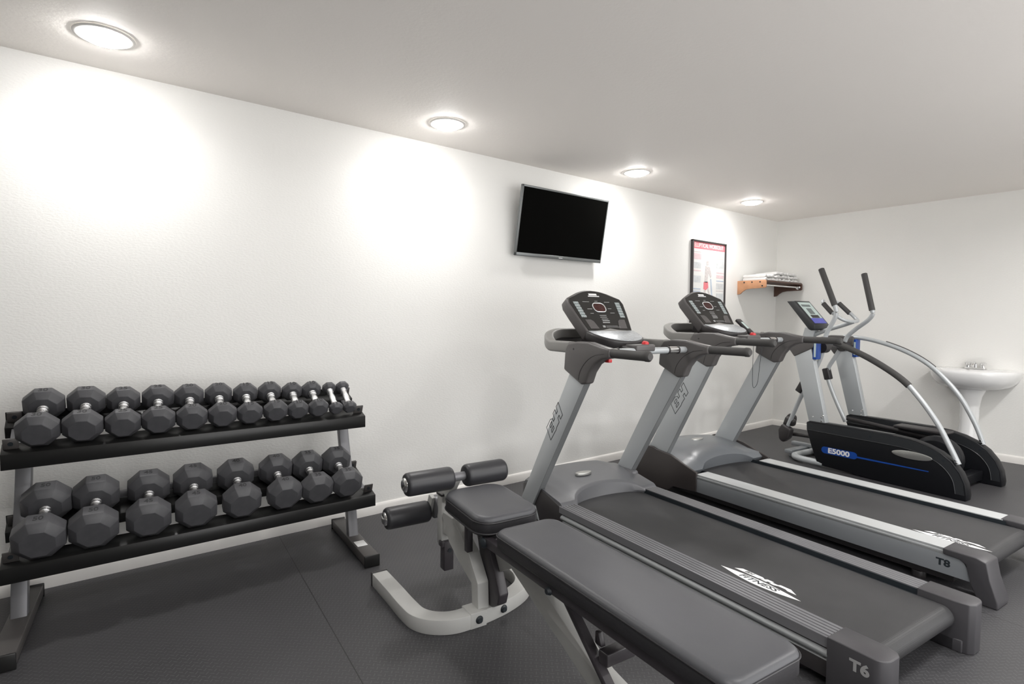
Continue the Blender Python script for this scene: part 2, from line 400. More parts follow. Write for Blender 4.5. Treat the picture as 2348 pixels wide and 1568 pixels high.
rack = thing('dumbbell_rack', 'two-tier steel dumbbell rack with black rails standing along the white wall', 'dumbbell rack', (-6.12, -.4, 0))
def rk(o): o.location = Vector(o.location)-Vector((-6.12, -.4, 0)); return o
def tray(sy, sz, tilt, s_rear, x0, x1):
    d = Vector((0, math.cos(tilt), math.sin(tilt))); n = Vector((0, -math.sin(tilt), math.cos(tilt)))
    base = Vector((0, sy, sz))
    def P(s, h): q = base+d*s+n*h; return (q.y, q.z)
    # front rail: top flange + face
    fr = [P(-.050, 0), P(.030, 0), P(.030, -.004), P(-.046, -.004)]
    y, z = P(-.050, 0)
    y2, z2 = P(-.046, -.004)
    prof = [(y, z), P(.030, 0), P(.030, -.005), (y2+.002, z2), (y2+.002, z-.062), (y, z-.062)]
    b = Bm(); prism(b, prof, x0, x1); rk(obj('front_rail', b, M['blacksteel'], rack, bev=.0012, seg=1))
    y, z = P(s_rear+.032, .034)
    prof = [P(s_rear-.035, 0), P(s_rear+.030, 0), P(s_rear+.032, .036), P(s_rear+.036, .036), P(s_rear+.036, -.005), P(s_rear-.030, -.005), P(s_rear-.032, -.05), P(s_rear-.036, -.05)]
    b = Bm(); prism(b, prof, x0, x1); rk(obj('rear_rail', b, M['blacksteel'], rack, bev=.0012, seg=1))
    for k, x in enumerate((x0, x1)):
        sg = 1 if k == 0 else -1
        b = Bm(); prism(b, [P(-.04, -.006), P(s_rear+.03, -.006), P(s_rear+.03, -.045), P(-.04, -.045)], x+sg*.022, x+sg*.068)
        rk(obj('end_bracket', b, M['greysteel'], rack, bev=.002))
        for s in (-.012, s_rear+.012):
            b = Bm(); q = base+d*s
            mx = Matrix.Translation((x+sg*.030, q.y, q.z)) @ Matrix.Rotation(tilt, 4, 'X')
            box(b, -.024, .024, -.003, .003, 0, .046, mx)
            box(b, -.024, .024, -.003, .03, -.004, .0, mx)
            pl = rk(obj('bolt_plate', b, M['feetsteel'], rack, bev=.001, seg=1))
            b = Bm(); c = mx @ Vector((0, -.003, .025)); dd = (mx.to_3x3() @ Vector((0, -1, 0)))
            lathe(b, [(0, .0085), (.003, .0085)], c, dd, 16)
            rk(obj('bolt', b, M['darkprint'], rack))
X0, X1 = -6.862, -5.372
tray(-.385, .744, TU, .185, X0, X1)
tray(-.465, .318, TL_, .215, X0-.005, X1+.022)
for k, (xf, yf) in enumerate(((-6.825, -.4), (-5.430, -.4))):
    rot = (0, 0, R(-5))
    b = Bm(); box(b, -.037, .037, -.31, .31, .006, .056)
    o = obj('foot', b, M['feetsteel'], rack, bev=.003, loc=(xf, yf, 0), rot=rot); rk(o)
    for yy in (-.309, .305):
        b = Bm(); box(b, -.040, .040, yy-.004, yy+.008, 0, .060)
        o = obj('foot_cap', b, M['blacksteel'], rack, bev=.003, loc=(xf, yf, 0), rot=rot); rk(o)
    b = Bm(); w = .027
    path = [(0, .02, .05), (0, .085, .30), (0, .155, .47), (0, .20, .60), (0, .235, .79)]
    path = smooth(path, 5)
    sweep(b, path, rrect(-w, w, -.024, .024, .006, 2), up=(0, 1, 0))
    o = obj('upright', b, M['greysteel'], rack, loc=(xf, yf, 0), rot=rot, ang=40); rk(o)
    for arm in ([(-.005, .70), (.24, .80), (.24, .765), (-.005, .665)], [(-.085, .282), (.13, .357), (.13, .322), (-.085, .247)]):
        b = Bm(); prism(b, arm, -.030, .030)
        o = obj('arm', b, M['greysteel'], rack, bev=.003, loc=(xf, yf, 0), rot=rot); rk(o)
    if k == 1:
        b = Bm(); box(b, -.028, .026, -.165, -.09, .0565, .0575); o = obj('sticker', b, [M['white']], rack, loc=(xf, yf, 0), rot=rot); rk(o)
        o['label'] = 'white warning sticker'
b = Bm(); box(b, -6.80, -5.41, -.155, -.125, .40, .44); rk(obj('cross_brace', b, M['greysteel'], rack, bev=.003))

# ------------------------------------------------------------------ television
tv = thing('television', 'flat black wall-mounted television with thin grey bezel, tilted downward', 'television', (-3.587, -.105, 1.992), 0)
tv.rotation_euler = (R(10.0), 0, 0)
w2, h2 = .459, .258
b = Bm(); box(b, -w2, w2, 0, .014, -h2, h2); prism(b, [(.012, -h2*.86), (.012, h2*.8), (.05, h2*.6), (.05, -h2*.75)], -w2*.85, w2*.85); obj('casing', b, M['tvcase'], tv, bev=.003)
b = Bm()
for x0, x1, z0, z1 in ((-w2, w2, h2-.014, h2), (-w2, w2, -h2, -h2+.026), (-w2, -w2+.014, -h2, h2), (w2-.009, w2, -h2, h2)): box(b, x0, x1, -.010, 0.001, z0, z1)
obj('bezel', b, M['tvcase'], tv, bev=.002)
b = Bm(); box(b, -w2+.014, w2-.009, -.0055, -.001, -h2+.026, h2-.014); obj('screen', b, M['screen'], tv)
b = Bm(); box(b, -.02, .02, -.0105, -.0098, -h2+.008, -h2+.014); obj('logo_plate', b, M['alu'], tv)
b = Bm(); mt = Matrix.Rotation(R(-10), 4, 'X')
box(b, -.12, .12, .055, .062, -.12, .12); box(b, -.03, .03, .05, .098, -.03, .03)
box(b, -.11, .11, .088, .102, -.10, .10, mt)
obj('wall_mount', b, M['blacksteel'], tv, bev=.002)

# ------------------------------------------------------------------ poster
ps = thing('framed_poster', 'tall framed workout poster with red title banner hanging on the white wall', 'poster', (-1.442, 0, 1.62), 0)
pw, ph = .304, .452
b = Bm()
for x0, x1, z0, z1 in ((-pw, pw, ph-.014, ph), (-pw, pw, -ph, -ph+.014), (-pw, -pw+.016, -ph, ph), (pw-.014, pw, -ph, ph)): box(b, x0, x1, -.03, -.002, z0, z1)
obj('frame', b, M['frameblack'], ps, bev=.002)
b = Bm(); box(b, -pw+.01, pw-.01, -.014, -.004, -ph+.01, ph-.01)
sheet = obj('printed_sheet', b, M['paper'], ps)
b = Bm()
def pr(x0, x1, z0, z1, mi, dy=0): box(b, x0, x1, -.0150-dy, -.014, z0, z1, mi=mi)
pr(-pw+.016, pw-.014, ph-.085, ph-.015, 0)
for z, h, mi in ((.335, .012, 4), (.29, .06, 1), (.20, .06, 2), (.145, .012, 1), (.06, .07, 2), (-.04, .012, 3), (-.09, .06, 3), (-.15, .012, 3), (-.24, .08, 2), (-.33, .05, 2)):
    pr(-pw+.025, -pw+.165, z-h/2, z+h/2, mi)
for z, h, mi in ((.30, .04, 4), (.23, .08, 2), (.14, .012, 1), (.10, .035, 1), (.055, .012, 3), (0, .06, 2), (-.05, .010, 4), (-.12, .09, 2), (-.24, .06, 2), (-.32, .03, 2)):
    pr(pw-.16, pw-.025, z-h/2, z+h/2, mi)
obj('print_blocks', b, [M['pink'], M['palepink'], M['palegrey'], M['paleblue'], M['skin']], sheet)
b = Bm()
def fig(pts, mi):
    extrude(b, [(x, -.0152, z) for x, z in pts], (0, .0012, 0), mi)
fig([(-.045, .245), (-.02, .26), (.0, .245), (-.005, .21), (-.035, .205)], 0)
fig([(-.06, .20), (.02, .19), (.055, .10), (.035, .08), (.0, .13), (-.02, .03), (-.075, .03)], 0)
fig([(-.085, .035), (-.01, .04), (.0, -.02), (-.045, -.05), (-.09, -.04)], 1)
fig([(-.08, -.05), (-.045, -.05), (-.055, -.19), (-.085, -.25), (-.10, -.24)], 0)
fig([(-.02, -.03), (.0, -.02), (.045, -.12), (.03, -.20), (.015, -.19), (.02, -.13)], 0)
fig([(.03, .07), (.05, .07), (.09, -.18), (.07, -.28), (.05, -.28), (.06, -.16)], 2)
fig([(-.09, -.27), (.10, -.29), (.12, -.33), (-.10, -.32)], 2)
fig([(.05, -.10), (.11, -.12), (.13, -.30), (.07, -.30)], 2)
obj('printed_figure', b, [M['skin'], M['pink'], M['paleblue']], sheet)
text('poster_title', 'ELLIPTICAL WORKOUT', .060, (0, -.0155, ph-.050), (1, 0, 0), (0, 0, 1), M['paper'], sheet, ext=.0003, bold=.0008, sx=.83)

# ------------------------------------------------------------------ towel shelf with towels
sh = thing('towel_shelf', 'small wooden wall shelf with orange end bracket and chrome rail in the corner', 'shelf', (-.445, 0, 1.69))
def bracket(x0, x1, nm, m):
    b = Bm()
    out = [(0, .005), (-.315, .005), (-.325, -.01), (-.325, -.07), (-.315, -.08), (-.15, -.085), (-.10, -.092), (-.06, -.115), (-.035, -.14), (0, -.145)]
    prism(b, out, x0, x1); return obj('bracket', b, m, sh, bev=.003)
br = bracket(-.415, -.395, 'a', M['wood']); br['label'] = 'orange wooden end bracket'
b = Bm()
for y, z in ((-.08, -.015), (-.17, -.015), (-.26, -.015), (-.285, -.058)): lathe(b, [(0, .008), (.003, .008)], (-.4155, y, z), (-1, 0, 0), 10)
obj('screw', b, M['darkprint'], br)
bracket(.395, .413, 'b', M['woodshelf'])
b = Bm()
for k in range(5): y = -.05-.058*k; box(b, -.395, .395, y-.042, y, -.016, 0)
obj('slat', b, M['woodshelf'], sh, bev=.002)
b = Bm(); rod(b, (-.395, -.29, -.045), (.395, -.29, -.045), .010); rod(b, (-.395, -.30, -.012), (.395, -.30, -.012), .004)
for x in (.375,): lathe(b, [(0, .012), (.01, .026), (.02, .012)], (x-.01, -.29, -.045), (1, 0, 0), 16)
obj('rail', b, M['chrome'], sh)
def towel(x0, x1, y0, y1, z0, z1, seed, label):
    rnd = random.Random(seed); b = Bm(); nx, nz = 14, 10
    # folded towel: rounded fold at the front, slightly sagging, wavy top
    rings = []
    for i in range(nx+1):
        x = x0+(x1-x0)*i/nx; rg = []
        sag = .006*math.sin(i*1.3+seed)+rnd.uniform(-.003, .003)
        for k in range(16):
            a = 2*PI*k/16; ca, sa = math.cos(a), math.sin(a)
            e = .35
            cy = (abs(ca)**e)*(1 if ca > 0 else -1); cz = (abs(sa)**.6)*(1 if sa > 0 else -1)
            yy = (y0+y1)/2+(y1-y0)/2*cy+rnd.uniform(-.003, .003)
            zz = (z0+z1)/2+(z1-z0)/2*cz+(sag+.004*math.sin(k+i*.8) if sa > 0 else 0)
            rg.append(b.verts.new((x, yy, max(z0, zz))))
        rings.append(rg)
    for A, B in zip(rings, rings[1:]):
        for j in range(16): b.faces.new((A[j], A[(j+1) % 16], B[(j+1) % 16], B[j]))
    b.faces.new(rings[0][::-1]); b.faces.new(rings[-1])
    o = obj('towel', b, M['towel'], None, bev=.004, ang=70); tag(o, label, 'towel', 'white folded towels on the wall shelf')
zt = 1.6905
k = 0
for x0, x1, nm, hs in ((-.80, -.56, 'left', (.032, .030)), (-.545, -.31, 'middle', (.034, .034, .028)), (-.295, -.07, 'right', (.034, .034, .028))):
    z = zt
    for j, h in enumerate(hs):
        pos = ['bottom', 'second', 'top'][j if len(hs) == 3 else (0 if j == 0 else 2)]
        towel(x0+.004*(j % 2), x1-.003*j, -.29+.004*j, -.03, z, z+h, k, 'folded white towel, %s of the %s pile on the wall shelf' % (pos, nm)); z += h+.005; k += 1

# ------------------------------------------------------------------ pedestal sink
sk = thing('pedestal_sink', 'white porcelain pedestal sink against the right wall', 'sink', (0, -1.925, .028))
def sinkring(hw, dep, z, n=36, back=0.0):
    pts = []
    for i in range(n+1):
        a = PI*i/n   # half superellipse, front of the bowl towards -x
        c, s = math.cos(a), math.sin(a); e = .72
        pts.append((-.002-back-dep*(abs(s)**e), hw*(abs(c)**e)*(1 if c >= 0 else -1), z))
    return pts
b = Bm(); rings = []
for hw, dep, z in ((.10, .19, .625), (.20, .31, .632), (.265, .385, .658), (.298, .43, .70), (.317, .447, .745), (.322, .452, .775), (.320, .45, .795), (.311, .442, .803), (.262, .385, .800), (.24, .365, .785), (.19, .33, .74), (.12, .27, .705)):
    bk = .0 if z < .802 and hw > .28 or z < .7 and hw < .26 and dep != .27 else .0
    rings.append([b.verts.new(p) for p in sinkring(hw, dep, z)])
for A, B in zip(rings[:8], rings[1:8]):
    m = len(A)
    for j in range(m-1): b.faces.new((A[j], A[j+1], B[j+1], B[j]))
    b.faces.new((A[-1], A[0], B[0], B[-1]))
for v in rings[8]+rings[9]+rings[10]+rings[11]:
    pass
# inner bowl: rings pulled away from the wall to leave the tap ledge
for ri, bk in ((8, .115), (9, .13), (10, .15), (11, .17)):
    for v in rings[ri]:
        if v.co.x > -bk: v.co.x = -bk
A, B = rings[7], rings[8]
for j in range(len(A)-1): b.faces.new((A[j], A[j+1], B[j+1], B[j]))
b.faces.new((A[-1], A[0], B[0], B[-1]))
for A, B in zip(rings[8:], rings[9:]):
    for j in range(len(A)-1): b.faces.new((A[j], A[j+1], B[j+1], B[j]))
    b.faces.new((A[-1], A[0], B[0], B[-1]))
b.faces.new(rings[0][::-1]); b.faces.new(rings[-1])
obj('basin', b, M['porcelain'], sk, ang=60)
b = Bm(); rings = []; n = 28
for z, rx, ry in ((-.028, .115, .125), (.03, .115, .125), (.06, .10, .105), (.15, .078, .082), (.32, .068, .070), (.46, .068, .072), (.56, .078, .088), (.625, .10, .115), (.65, .11, .12)):
    rings.append([b.verts.new((-.20+rx*math.cos(2*PI*j/n), ry*math.sin(2*PI*j/n), z)) for j in range(n)])
for A, B in zip(rings, rings[1:]):
    for j in range(n): b.faces.new((A[j], A[(j+1) % n], B[(j+1) % n], B[j]))
b.faces.new(rings[0][::-1]); b.faces.new(rings[-1])
obj('pedestal', b, M['porcelain'], sk, ang=60)
b = Bm(); slab(b, rrect(-.095, -.035, -.085, .085, .025, 4), .803, .818)
lathe(b, [(0, .016), (.03, .014), (.045, .012)], (-.065, 0, .815), (0, 0, 1), 16)
tube(b, smooth([(-.065, 0, .845), (-.09, 0, .868), (-.13, 0, .862), (-.16, 0, .835)], 5), .010, 12)
fc_ = obj('faucet', b, M['chrome'], sk, ang=50)
for s in (-1, 1):
    b = Bm(); lathe(b, [(0, .016), (.018, .014), (.024, .023), (.042, .025), (.052, .014)], (-.065, s*.055, .816), (0, 0, 1), 8); obj('tap_handle', b, M['chrome'], fc_)
b = Bm(); lathe(b, [(0, .02), (.004, .02)], (-.27, 0, .7052), (0, 0, 1), 16); obj('drain', b, M['chrome'], sk)
b = Bm(); tube(b, [(-.12, .06, .64), (-.12, .08, .60), (-.08, .08, .56), (-.02, .08, .56)], .012, 10); obj('drain_pipe', b, M['chrome'], sk)
# ------------------------------------------------------------------ treadmills
def outline_text_BH(parent, x, top_shift, m):
    """angular outlined letters running up the near upright; x = outer face"""
    # letter shape in (along, across) units: along = up the upright
    L1 = [(0, 0), (0.0, 1.0)]
    ax = Vector((0, -.555, .832)).normalized(); ay = Vector((0, .832, .555)).normalized()
    org = Vector((x, 1.735+top_shift[0], .560+top_shift[1]))
    s = .072
    Bp = [(0, 0), (.95, 0), (1.25, .18), (1.25, .38), (1.15, .5), (1.45, .62), (1.45, .85), (1.2, 1.0), (.3, 1.0)]
    # one joined silhouette: B then H, italic
    sil = [(0, .0), (.45, 1.0), (1.35, 1.0), (1.62, .80), (1.50, .60), (1.78, .60), (1.98, 1.0), (2.42, 1.0), (2.26, .66), (2.55, .66), (2.72, 1.0), (3.20, 1.0),
           (2.76, .0), (2.30, 0), (2.44, .32), (2.14, .32), (2.0, 0), (1.60, .0), (1.42, .0), (1.2, -.06)]
    h1 = [(.62, .22), (1.12, .22), (1.22, .40), (.72, .40)]
    h2 = [(.80, .58), (1.22, .58), (1.32, .78), (.90, .78)]
    b = Bm()
    for poly in (sil, h1, h2):
        pts = [org+ax*(p[0]*s)+ay*(p[1]*s) for p in poly]
        n = len(pts)
        for i in range(n):
            a, c = pts[i], pts[(i+1) % n]; d = (c-a).normalized(); q = Vector((1, 0, 0)).cross(d)*.0018
            a2, c2 = a-d*.001, c+d*.001
            extrude(b, [a2-q, c2-q, c2+q, a2+q], (-.0008, 0, 0))
    return obj('logo_outline', b, m, parent)

def belt_logo(parent, x0, v0, z, s, m, small):
    """swoosh and wordmark printed on the belt; runs toward the user (-y)"""
    b = Bm()
    def q(u, t): return (x0+t*s, v0-u*s, z)      # u along the belt, t across (+ = away from camera side)
    zo = .0012
    lens = []
    n = 18
    for i in range(n+1): u = i/n; lens.append((u, .055+.10*math.sin(PI*u)*1.0))
    low = [(1-i/n, .055-.115*math.sin(PI*(1-i/n))*.55-.02*math.sin(PI*(1-i/n))) for i in range(1, n)]
    def poly(pts): extrude(b, [q(u, t) for u, t in pts], (0, 0, .0008))
    poly([(u, t-.02) for u, t in [(0, .05)]+[(i/n, .05+.055*math.sin(PI*i/n)) for i in range(1, n)]+[(1, .05)]+[(1-i/n, .05-.085*math.sin(PI*(1-i/n))) for i in range(1, n)]])
    # B H block, slanted
    poly([(.13, .115), (.20, .180), (.46, .180), (.50, .155), (.44, .115)])
    poly([(.47, .115), (.52, .180), (.60, .180), (.585, .157), (.66, .157), (.68, .180), (.80, .180), (.90, .115), (.80, .115), (.76, .137), (.68, .137), (.64, .115), (.58, .115), (.60, .137), (.55, .137), (.54, .115)])
    o = obj('belt_logo', b, m, parent)
    text('logo_word', 'FITNESS', .105*s, (x0+.020*s, v0-.50*s, z+.0012), (0, -1, 0), (1, 0, 0), M['darkprint'], o, ext=.0002, shear=.3, bold=.0006, sx=1.25)
    text('logo_letters', 'BH', .060*s, (x0+.147*s, v0-.30*s, z+.0012), (0, -1, 0), (1, 0, 0), M['darkprint'], o, ext=.0002, shear=.4, bold=.0003, sx=1.3)
    return o

def treadmill(name_txt, ox, oy, yaw, label, hw, belt, zr, T8=False, dv=0.0, dz=0.0):
    t = thing('treadmill', label, 'treadmill', (ox, oy, 0), -R(yaw), 'treadmills facing the television wall')
    ri = belt+.018                              # rail inner edge
    hoodm = M['hood8'] if T8 else M['hood']
    # lower frame
    b = Bm(); box(b, -hw+.06, hw-.06, .10, 2.08, .035, .10)
    for x in (-hw+.08, hw-.08):
        for y in (.25, 1.9): lathe(b, [(0, .03), (.035, .03)], (x, y, 0), (0, 0, 1), 14)
    obj('base_frame', b, M['darkplastic'], t, bev=.003)
    # belt with rounded rear roller
    rb = .042; zt = zr-.022
    prof = [(1.90, zt), (1.2, zt), (.6, zt), (.035, zt)]
    for i in range(1, 12):
        a = PI/2+PI*i/12; prof.append((.035+rb*math.cos(a), zt-rb+rb*math.sin(a)))
    prof += [(.035, zt-2*rb), (1.90, zt-2*rb)]
    b = Bm(); prism(b, prof, -belt, belt); obj('running_belt', b, M['belt'], t, ang=50)
    # side rails
    for s in (-1, 1):
        b = Bm()
        if not T8:
            prof = [(ri, zr-.03)]
            nr = 5; wd = hw-ri-.006
            for i in range(nr):
                x0 = ri+wd*i/nr; x1 = ri+wd*(i+1)/nr
                prof += [(x0+.002, zr), (x1-.004, zr), (x1-.003, zr-.0035), (x1-.0005, zr-.0035)]
            prof += [(hw-.005, zr), (hw, zr-.004), (hw, zr-.040), (ri, zr-.040)]
            extrude(b, [(s*x, .10, z) for x, z in prof], (0, 1.56, 0))
            obj('foot_rail', b, [M['foamrail']], t, ang=25)
            b = Bm(); box(b, s*(hw-.006), s*(hw-.016), .10, 1.63, zr-.078, zr-.034); obj('side_channel', b, M['darkplastic'], t)
            b = Bm()
            pr_ = [(hw-.012, zr-.040)]+[(hw-.008+.016*math.sin(PI*i/8), zr-.046-.036*i/8) for i in range(9)]+[(hw-.004, zr-.088), (hw-.02, zr-.088)]
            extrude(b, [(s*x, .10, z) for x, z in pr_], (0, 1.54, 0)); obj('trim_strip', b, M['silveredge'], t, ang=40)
            b = Bm(); box(b, s*(hw-.005), s*(hw-.02), .06, 1.72, zr-.148, zr-.088); obj('side_skirt', b, M['darkplastic'], t, bev=.002)
        else:
            prof = [(ri, zr-.02), (ri+.002, zr), (hw-.006, zr), (hw-.006, zr-.006), (hw-.010, zr-.007), (hw-.010, zr-.012), (hw-.003, zr-.014), (hw-.003, zr-.03), (ri, zr-.03)]
            extrude(b, [(s*x, .115, z) for x, z in prof], (0, 1.44, 0)); obj('foot_rail', b, M['alu'], t, ang=25)
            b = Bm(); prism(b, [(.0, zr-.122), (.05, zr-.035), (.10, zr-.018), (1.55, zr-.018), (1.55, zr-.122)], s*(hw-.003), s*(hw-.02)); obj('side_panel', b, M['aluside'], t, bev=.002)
        b = Bm(); box(b, s*(ri+.002), s*(belt+.001), .06, 1.75, zt-.03, zt-.004); box(b, s*(ri-.0015), s*(ri+.001), .10, 1.68, zt-.006, zr-.004); obj('deck_edge', b, M['darkprint'], t)
        # end cap with rounded corner
        b = Bm(); x0, x1 = ri-.006, hw+.008
        if not T8:
            out = [(x0, .125), (x1, .125), (x1, -.01)]+[(x1-.045+.045*math.cos(-PI/2*i/6), -.02+.040*math.sin(-PI/2*i/6)) for i in range(7)]+[(x0+.03, -.06), (x0+.01, -.045), (x0, 0)]
            slab(b, [(s*x, y) for x, y in out], .0, zr+.004)
            box(b, s*x0, s*(x1-.02), -.03, .12, .0, .05)
            cap = obj('end_cap', b, M['capplastic'], t, bev=.004, seg=2)
        else:
            side = [(.125, zr+.004), (.0, zr+.002), (-.04, zr-.010), (-.055, .12), (-.085, .03), (-.085, .0), (-.02, 0), (.015, .075), (.035, zr-.045), (.06, zr-.03), (.125, zr-.026)]
            prism(b, side, s*(x0+.01), s*x1)
            cap = obj('end_cap', b, M['capplastic'], t, bev=.006, seg=3)
        if s < 0:
            if not T8: text('model_number', name_txt, .050, (-x1-.0006, .018, .140), (0, -1, 0), (0, 0, 1), M['greyprint'], cap, ext=.0004, bold=.0022, sx=1.1)
            else: text('model_number', name_txt, .044, (-hw-.0002+.003, .125, .134), (0, -1, 0), (0, 0, 1), M['darkprint'], t, ext=.0004, bold=.0018, sx=1.15)
    # motor hood
    b = Bm(); nx = 28; rows = []
    hx = hw-.005 if not T8 else hw-.010
    xs = [-hx+2*hx*i/nx for i in range(nx+1)]
    def section(x):
        a = abs(x)/belt
        arch = math.sqrt(max(0, 1-a*a)) if a < 1 else 0
        if not T8:
            lift = .065*arch; vr = 1.63+.10*arch
            tz = .285-.03*max(0, abs(x)-.25)/.13
            zedge = zr+.006+lift
            zt_ = zr+.014+.048*arch; vt_ = vr+.022
            return [(2.14, .10), (2.165, .17), (2.15, tz-.03), (2.11, tz-.004), (1.99, tz), ((vt_+1.99)/2, (zt_+tz)/2+.008), (vt_+.012, zt_+.004), (vt_, zt_-.001), (vr+.010, zt_-.012), (vr, zr-.010)]
        hump = math.cos(min(1, abs(x)/(hx))*PI/2)
        lift = .05*arch; vr = 1.60+.06*arch
        tz = .30+.03*hump
        zedge = zr+.008+lift
        side = max(0, abs(x)-.30)/.13
        vt = 2.02 if True else 2
        return [(2.14, .10), (2.17, .17), (2.15, tz-.05), (2.10, tz-.01), (vt-.06, tz), (1.86, tz-.010), (vr+.13, zedge+.060-.02*side), (vr+.035, zedge+.030), (vr, zedge), (vr+.01, zr-.012)]
    for x in xs: rows.append([b.verts.new((x, v-(.11*(abs(x)/hx)**2*max(0, (v-1.95)/.2) if not T8 else 0), z)) for v, z in section(x)])
    for A, B in zip(rows, rows[1:]):
        for j in range(len(A)-1): b.faces.new((A[j], A[j+1], B[j+1], B[j]))
    bot0 = [b.verts.new((x, 1.70, .10)) for x in xs]
    for i in range(nx):
        b.faces.new((rows[i][0], rows[i+1][0], bot0[i+1], bot0[i]))
        b.faces.new((rows[i][-1], rows[i+1][-1], bot0[i+1], bot0[i]))
    for k in (0, nx): b.faces.new(rows[k]+[bot0[k]])
    hood = obj('motor_hood', b, hoodm, t, ang=30 if not T8 else 38)
    # side covers below / beside the hood
    for s in (-1, 1):
        b = Bm()
        if not T8: prism(b, [(2.03, .03), (2.05, .10), (2.045, .225), (1.95, .248), (1.80, .225), (1.66, zr-.005), (1.635, zr-.01), (1.635, zr-.118), (1.70, .03)], s*(hw-.002), s*(hw-.022))
        else:
            arc = [(1.98+.165*math.cos(R(a)), .165+.155*math.sin(R(a))) for a in (-25, 0, 20, 40, 60, 80, 100, 115)]
            prism(b, arc+[(1.775, .292), (1.66, .250), (1.549, .215), (1.549, zr-.122), (1.75, zr-.135), (1.80, .03), (2.1, .03)], s*(hw+.004), s*(hw-.018))
        obj('side_cover', b, M['darkplastic'] if not T8 else M['cover8'], t, bev=.004, seg=2)
    b = Bm()
    ex, ev, ez = (-.045, 1.86, .287) if not T8 else (0.05, 1.93, .3265)
    n = 28; ell = [(ex+.062*math.cos(2*PI*i/n), ev+.026*math.sin(2*PI*i/n)) for i in range(n)]
    slab(b, ell, ez-.012, ez+.004); obj('oval_badge', b, M['badge'], t, bev=.0015)
    # uprights
    ux = .375 if not T8 else .385
    for s in (-1, 1):
        b = Bm(); zb = .06 if not T8 else .12
        f = lambda z, c: c-.585*(z-.1)
        side = [(f(zb, 2.068), zb), (f(1.0+dz, 2.075+dv*.7), 1.0+dz), (f(.955+dz, 1.925+dv*.7)-.0, .935+dz), (f(zb, 1.932), zb)]
        if T8: side = [(2.01+.55*.18, .12), (1.61, 1.04), (1.455, .99), (1.83+.52*.18, .12)]
        prism(b, side, s*ux-.020, s*ux+.020, 0)
        up = obj('upright', b, M['silver'], t, bev=.006, seg=2)
        b = Bm()   # strip over the rear-facing edge: shade put in as darker silver
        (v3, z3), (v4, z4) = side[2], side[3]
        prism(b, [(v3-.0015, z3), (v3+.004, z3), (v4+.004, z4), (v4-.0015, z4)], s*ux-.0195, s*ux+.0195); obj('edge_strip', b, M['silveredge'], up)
        if s < 0: outline_text_BH(up, -ux-.0202, (dv*.6, dz*.9) , M['darkprint'])
        if not T8:
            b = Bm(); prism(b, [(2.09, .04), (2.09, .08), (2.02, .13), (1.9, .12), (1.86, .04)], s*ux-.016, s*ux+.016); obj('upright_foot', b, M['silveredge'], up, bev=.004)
            b = Bm()   # boot where the upright meets the hood
            if s > 0:
                slab(b, rrect(.325, .396, 1.80, 2.06, .03, 4), .12, .255); obj('hood_boot', b, hoodm, t, bev=.02, seg=3)
        # elbow casting
        o = (dv, dz)
        P = [(1.455, .915), (1.610, .985), (1.600, 1.10), (1.575, 1.135), (1.50, 1.147), (1.40, 1.147), (1.30, 1.128), (1.235, 1.119), (1.235, 1.072), (1.29, 1.062), (1.345, 1.032), (1.385, .985), (1.412, .925)]
        b = Bm(); prism(b, [(v+o[0], z+o[1]) for v, z in P], s*ux-.030, s*ux+.030)
        ec = obj('elbow_casting', b, M['cast'], t, bev=.012, seg=3, ang=60)
        b = Bm(); tube(b, smooth([(s*ux-.0302, v+o[0], z+o[1]) for v, z in ((1.475, .94), (1.46, .99), (1.41, 1.045), (1.34, 1.082), (1.27, 1.092))], 5), .0016, 6); obj('panel_seam', b, M['darkplastic'], ec)
        for q in (-1, 1):
            b = Bm(); lathe(b, [(0, .006), (.002, .005)], (s*ux+q*.0295, 1.52+o[0], 1.105+o[1]), (q, 0, 0), 10); obj('screw', b, M['darkplastic'], ec)
        b = Bm(); rod(b, (s*ux, 1.25+dv, 1.096+dz), (s*ux, 1.005+dv, 1.096+dz), .0235); lathe(b, [(0, .0255), (.018, .0255), (.028, .017)], (s*ux, 1.007+dv, 1.096+dz), (0, -1, 0), 20)
        obj('grip', b, M['foamgrip'], t)
    # front tray ring
    b = Bm()
    ring = smooth([(-ux, 1.57, 0), (-ux, 1.70, 0), (-ux+.015, 1.80, 0), (-ux+.09, 1.905, 0), (-.16, 1.965, 0), (0, 1.98, 0), (.16, 1.965, 0), (ux-.09, 1.905, 0), (ux-.015, 1.80, 0), (ux, 1.70, 0), (ux, 1.57, 0)], 6)
    ring = [(p.x, p.y+dv, 1.113+dz+.065*max(0, min(1, (p.y-1.76)/.2))) for p in ring]
    sweep(b, ring, rrect(-.028, .028, -.032, .030, .012, 3)); obj('tray_rim', b, M['ring'], t, ang=60)
    b = Bm(); slab(b, [(x*.97, y-.01) for x, y, z in ring], 1.085+dz, 1.095+dz); obj('tray_floor', b, M['cast'], t)
    b = Bm(); n = len(ring); lo = [b.verts.new((x*.985, y-.004, 1.09+dz)) for x, y, z in ring]; hi = [b.verts.new((x*.985, y-.004, z)) for x, y, z in ring]
    for i in range(n-1): b.faces.new((lo[i], lo[i+1], hi[i+1], hi[i]))
    obj('tray_wall', b, M['cast'], t)
    # pulse bar
    b = Bm(); rod(b, (-ux, 1.40+dv, 1.090+dz), (ux, 1.40+dv, 1.090+dz), .019); bar = obj('cross_bar', b, M['silver'], t)
    for s in (-1, 1):
        b = Bm(); rod(b, (s*.20, 1.40+dv, 1.090+dz), (s*.275, 1.40+dv, 1.090+dz), .0215); obj('pulse_sensor', b, M['chrome'], bar)
        for q in (.193, .275): b = Bm(); rod(b, (s*q, 1.40+dv, 1.090+dz), (s*(q+.009), 1.40+dv, 1.090+dz), .0235); obj('collar', b, M['darkplastic'], bar)
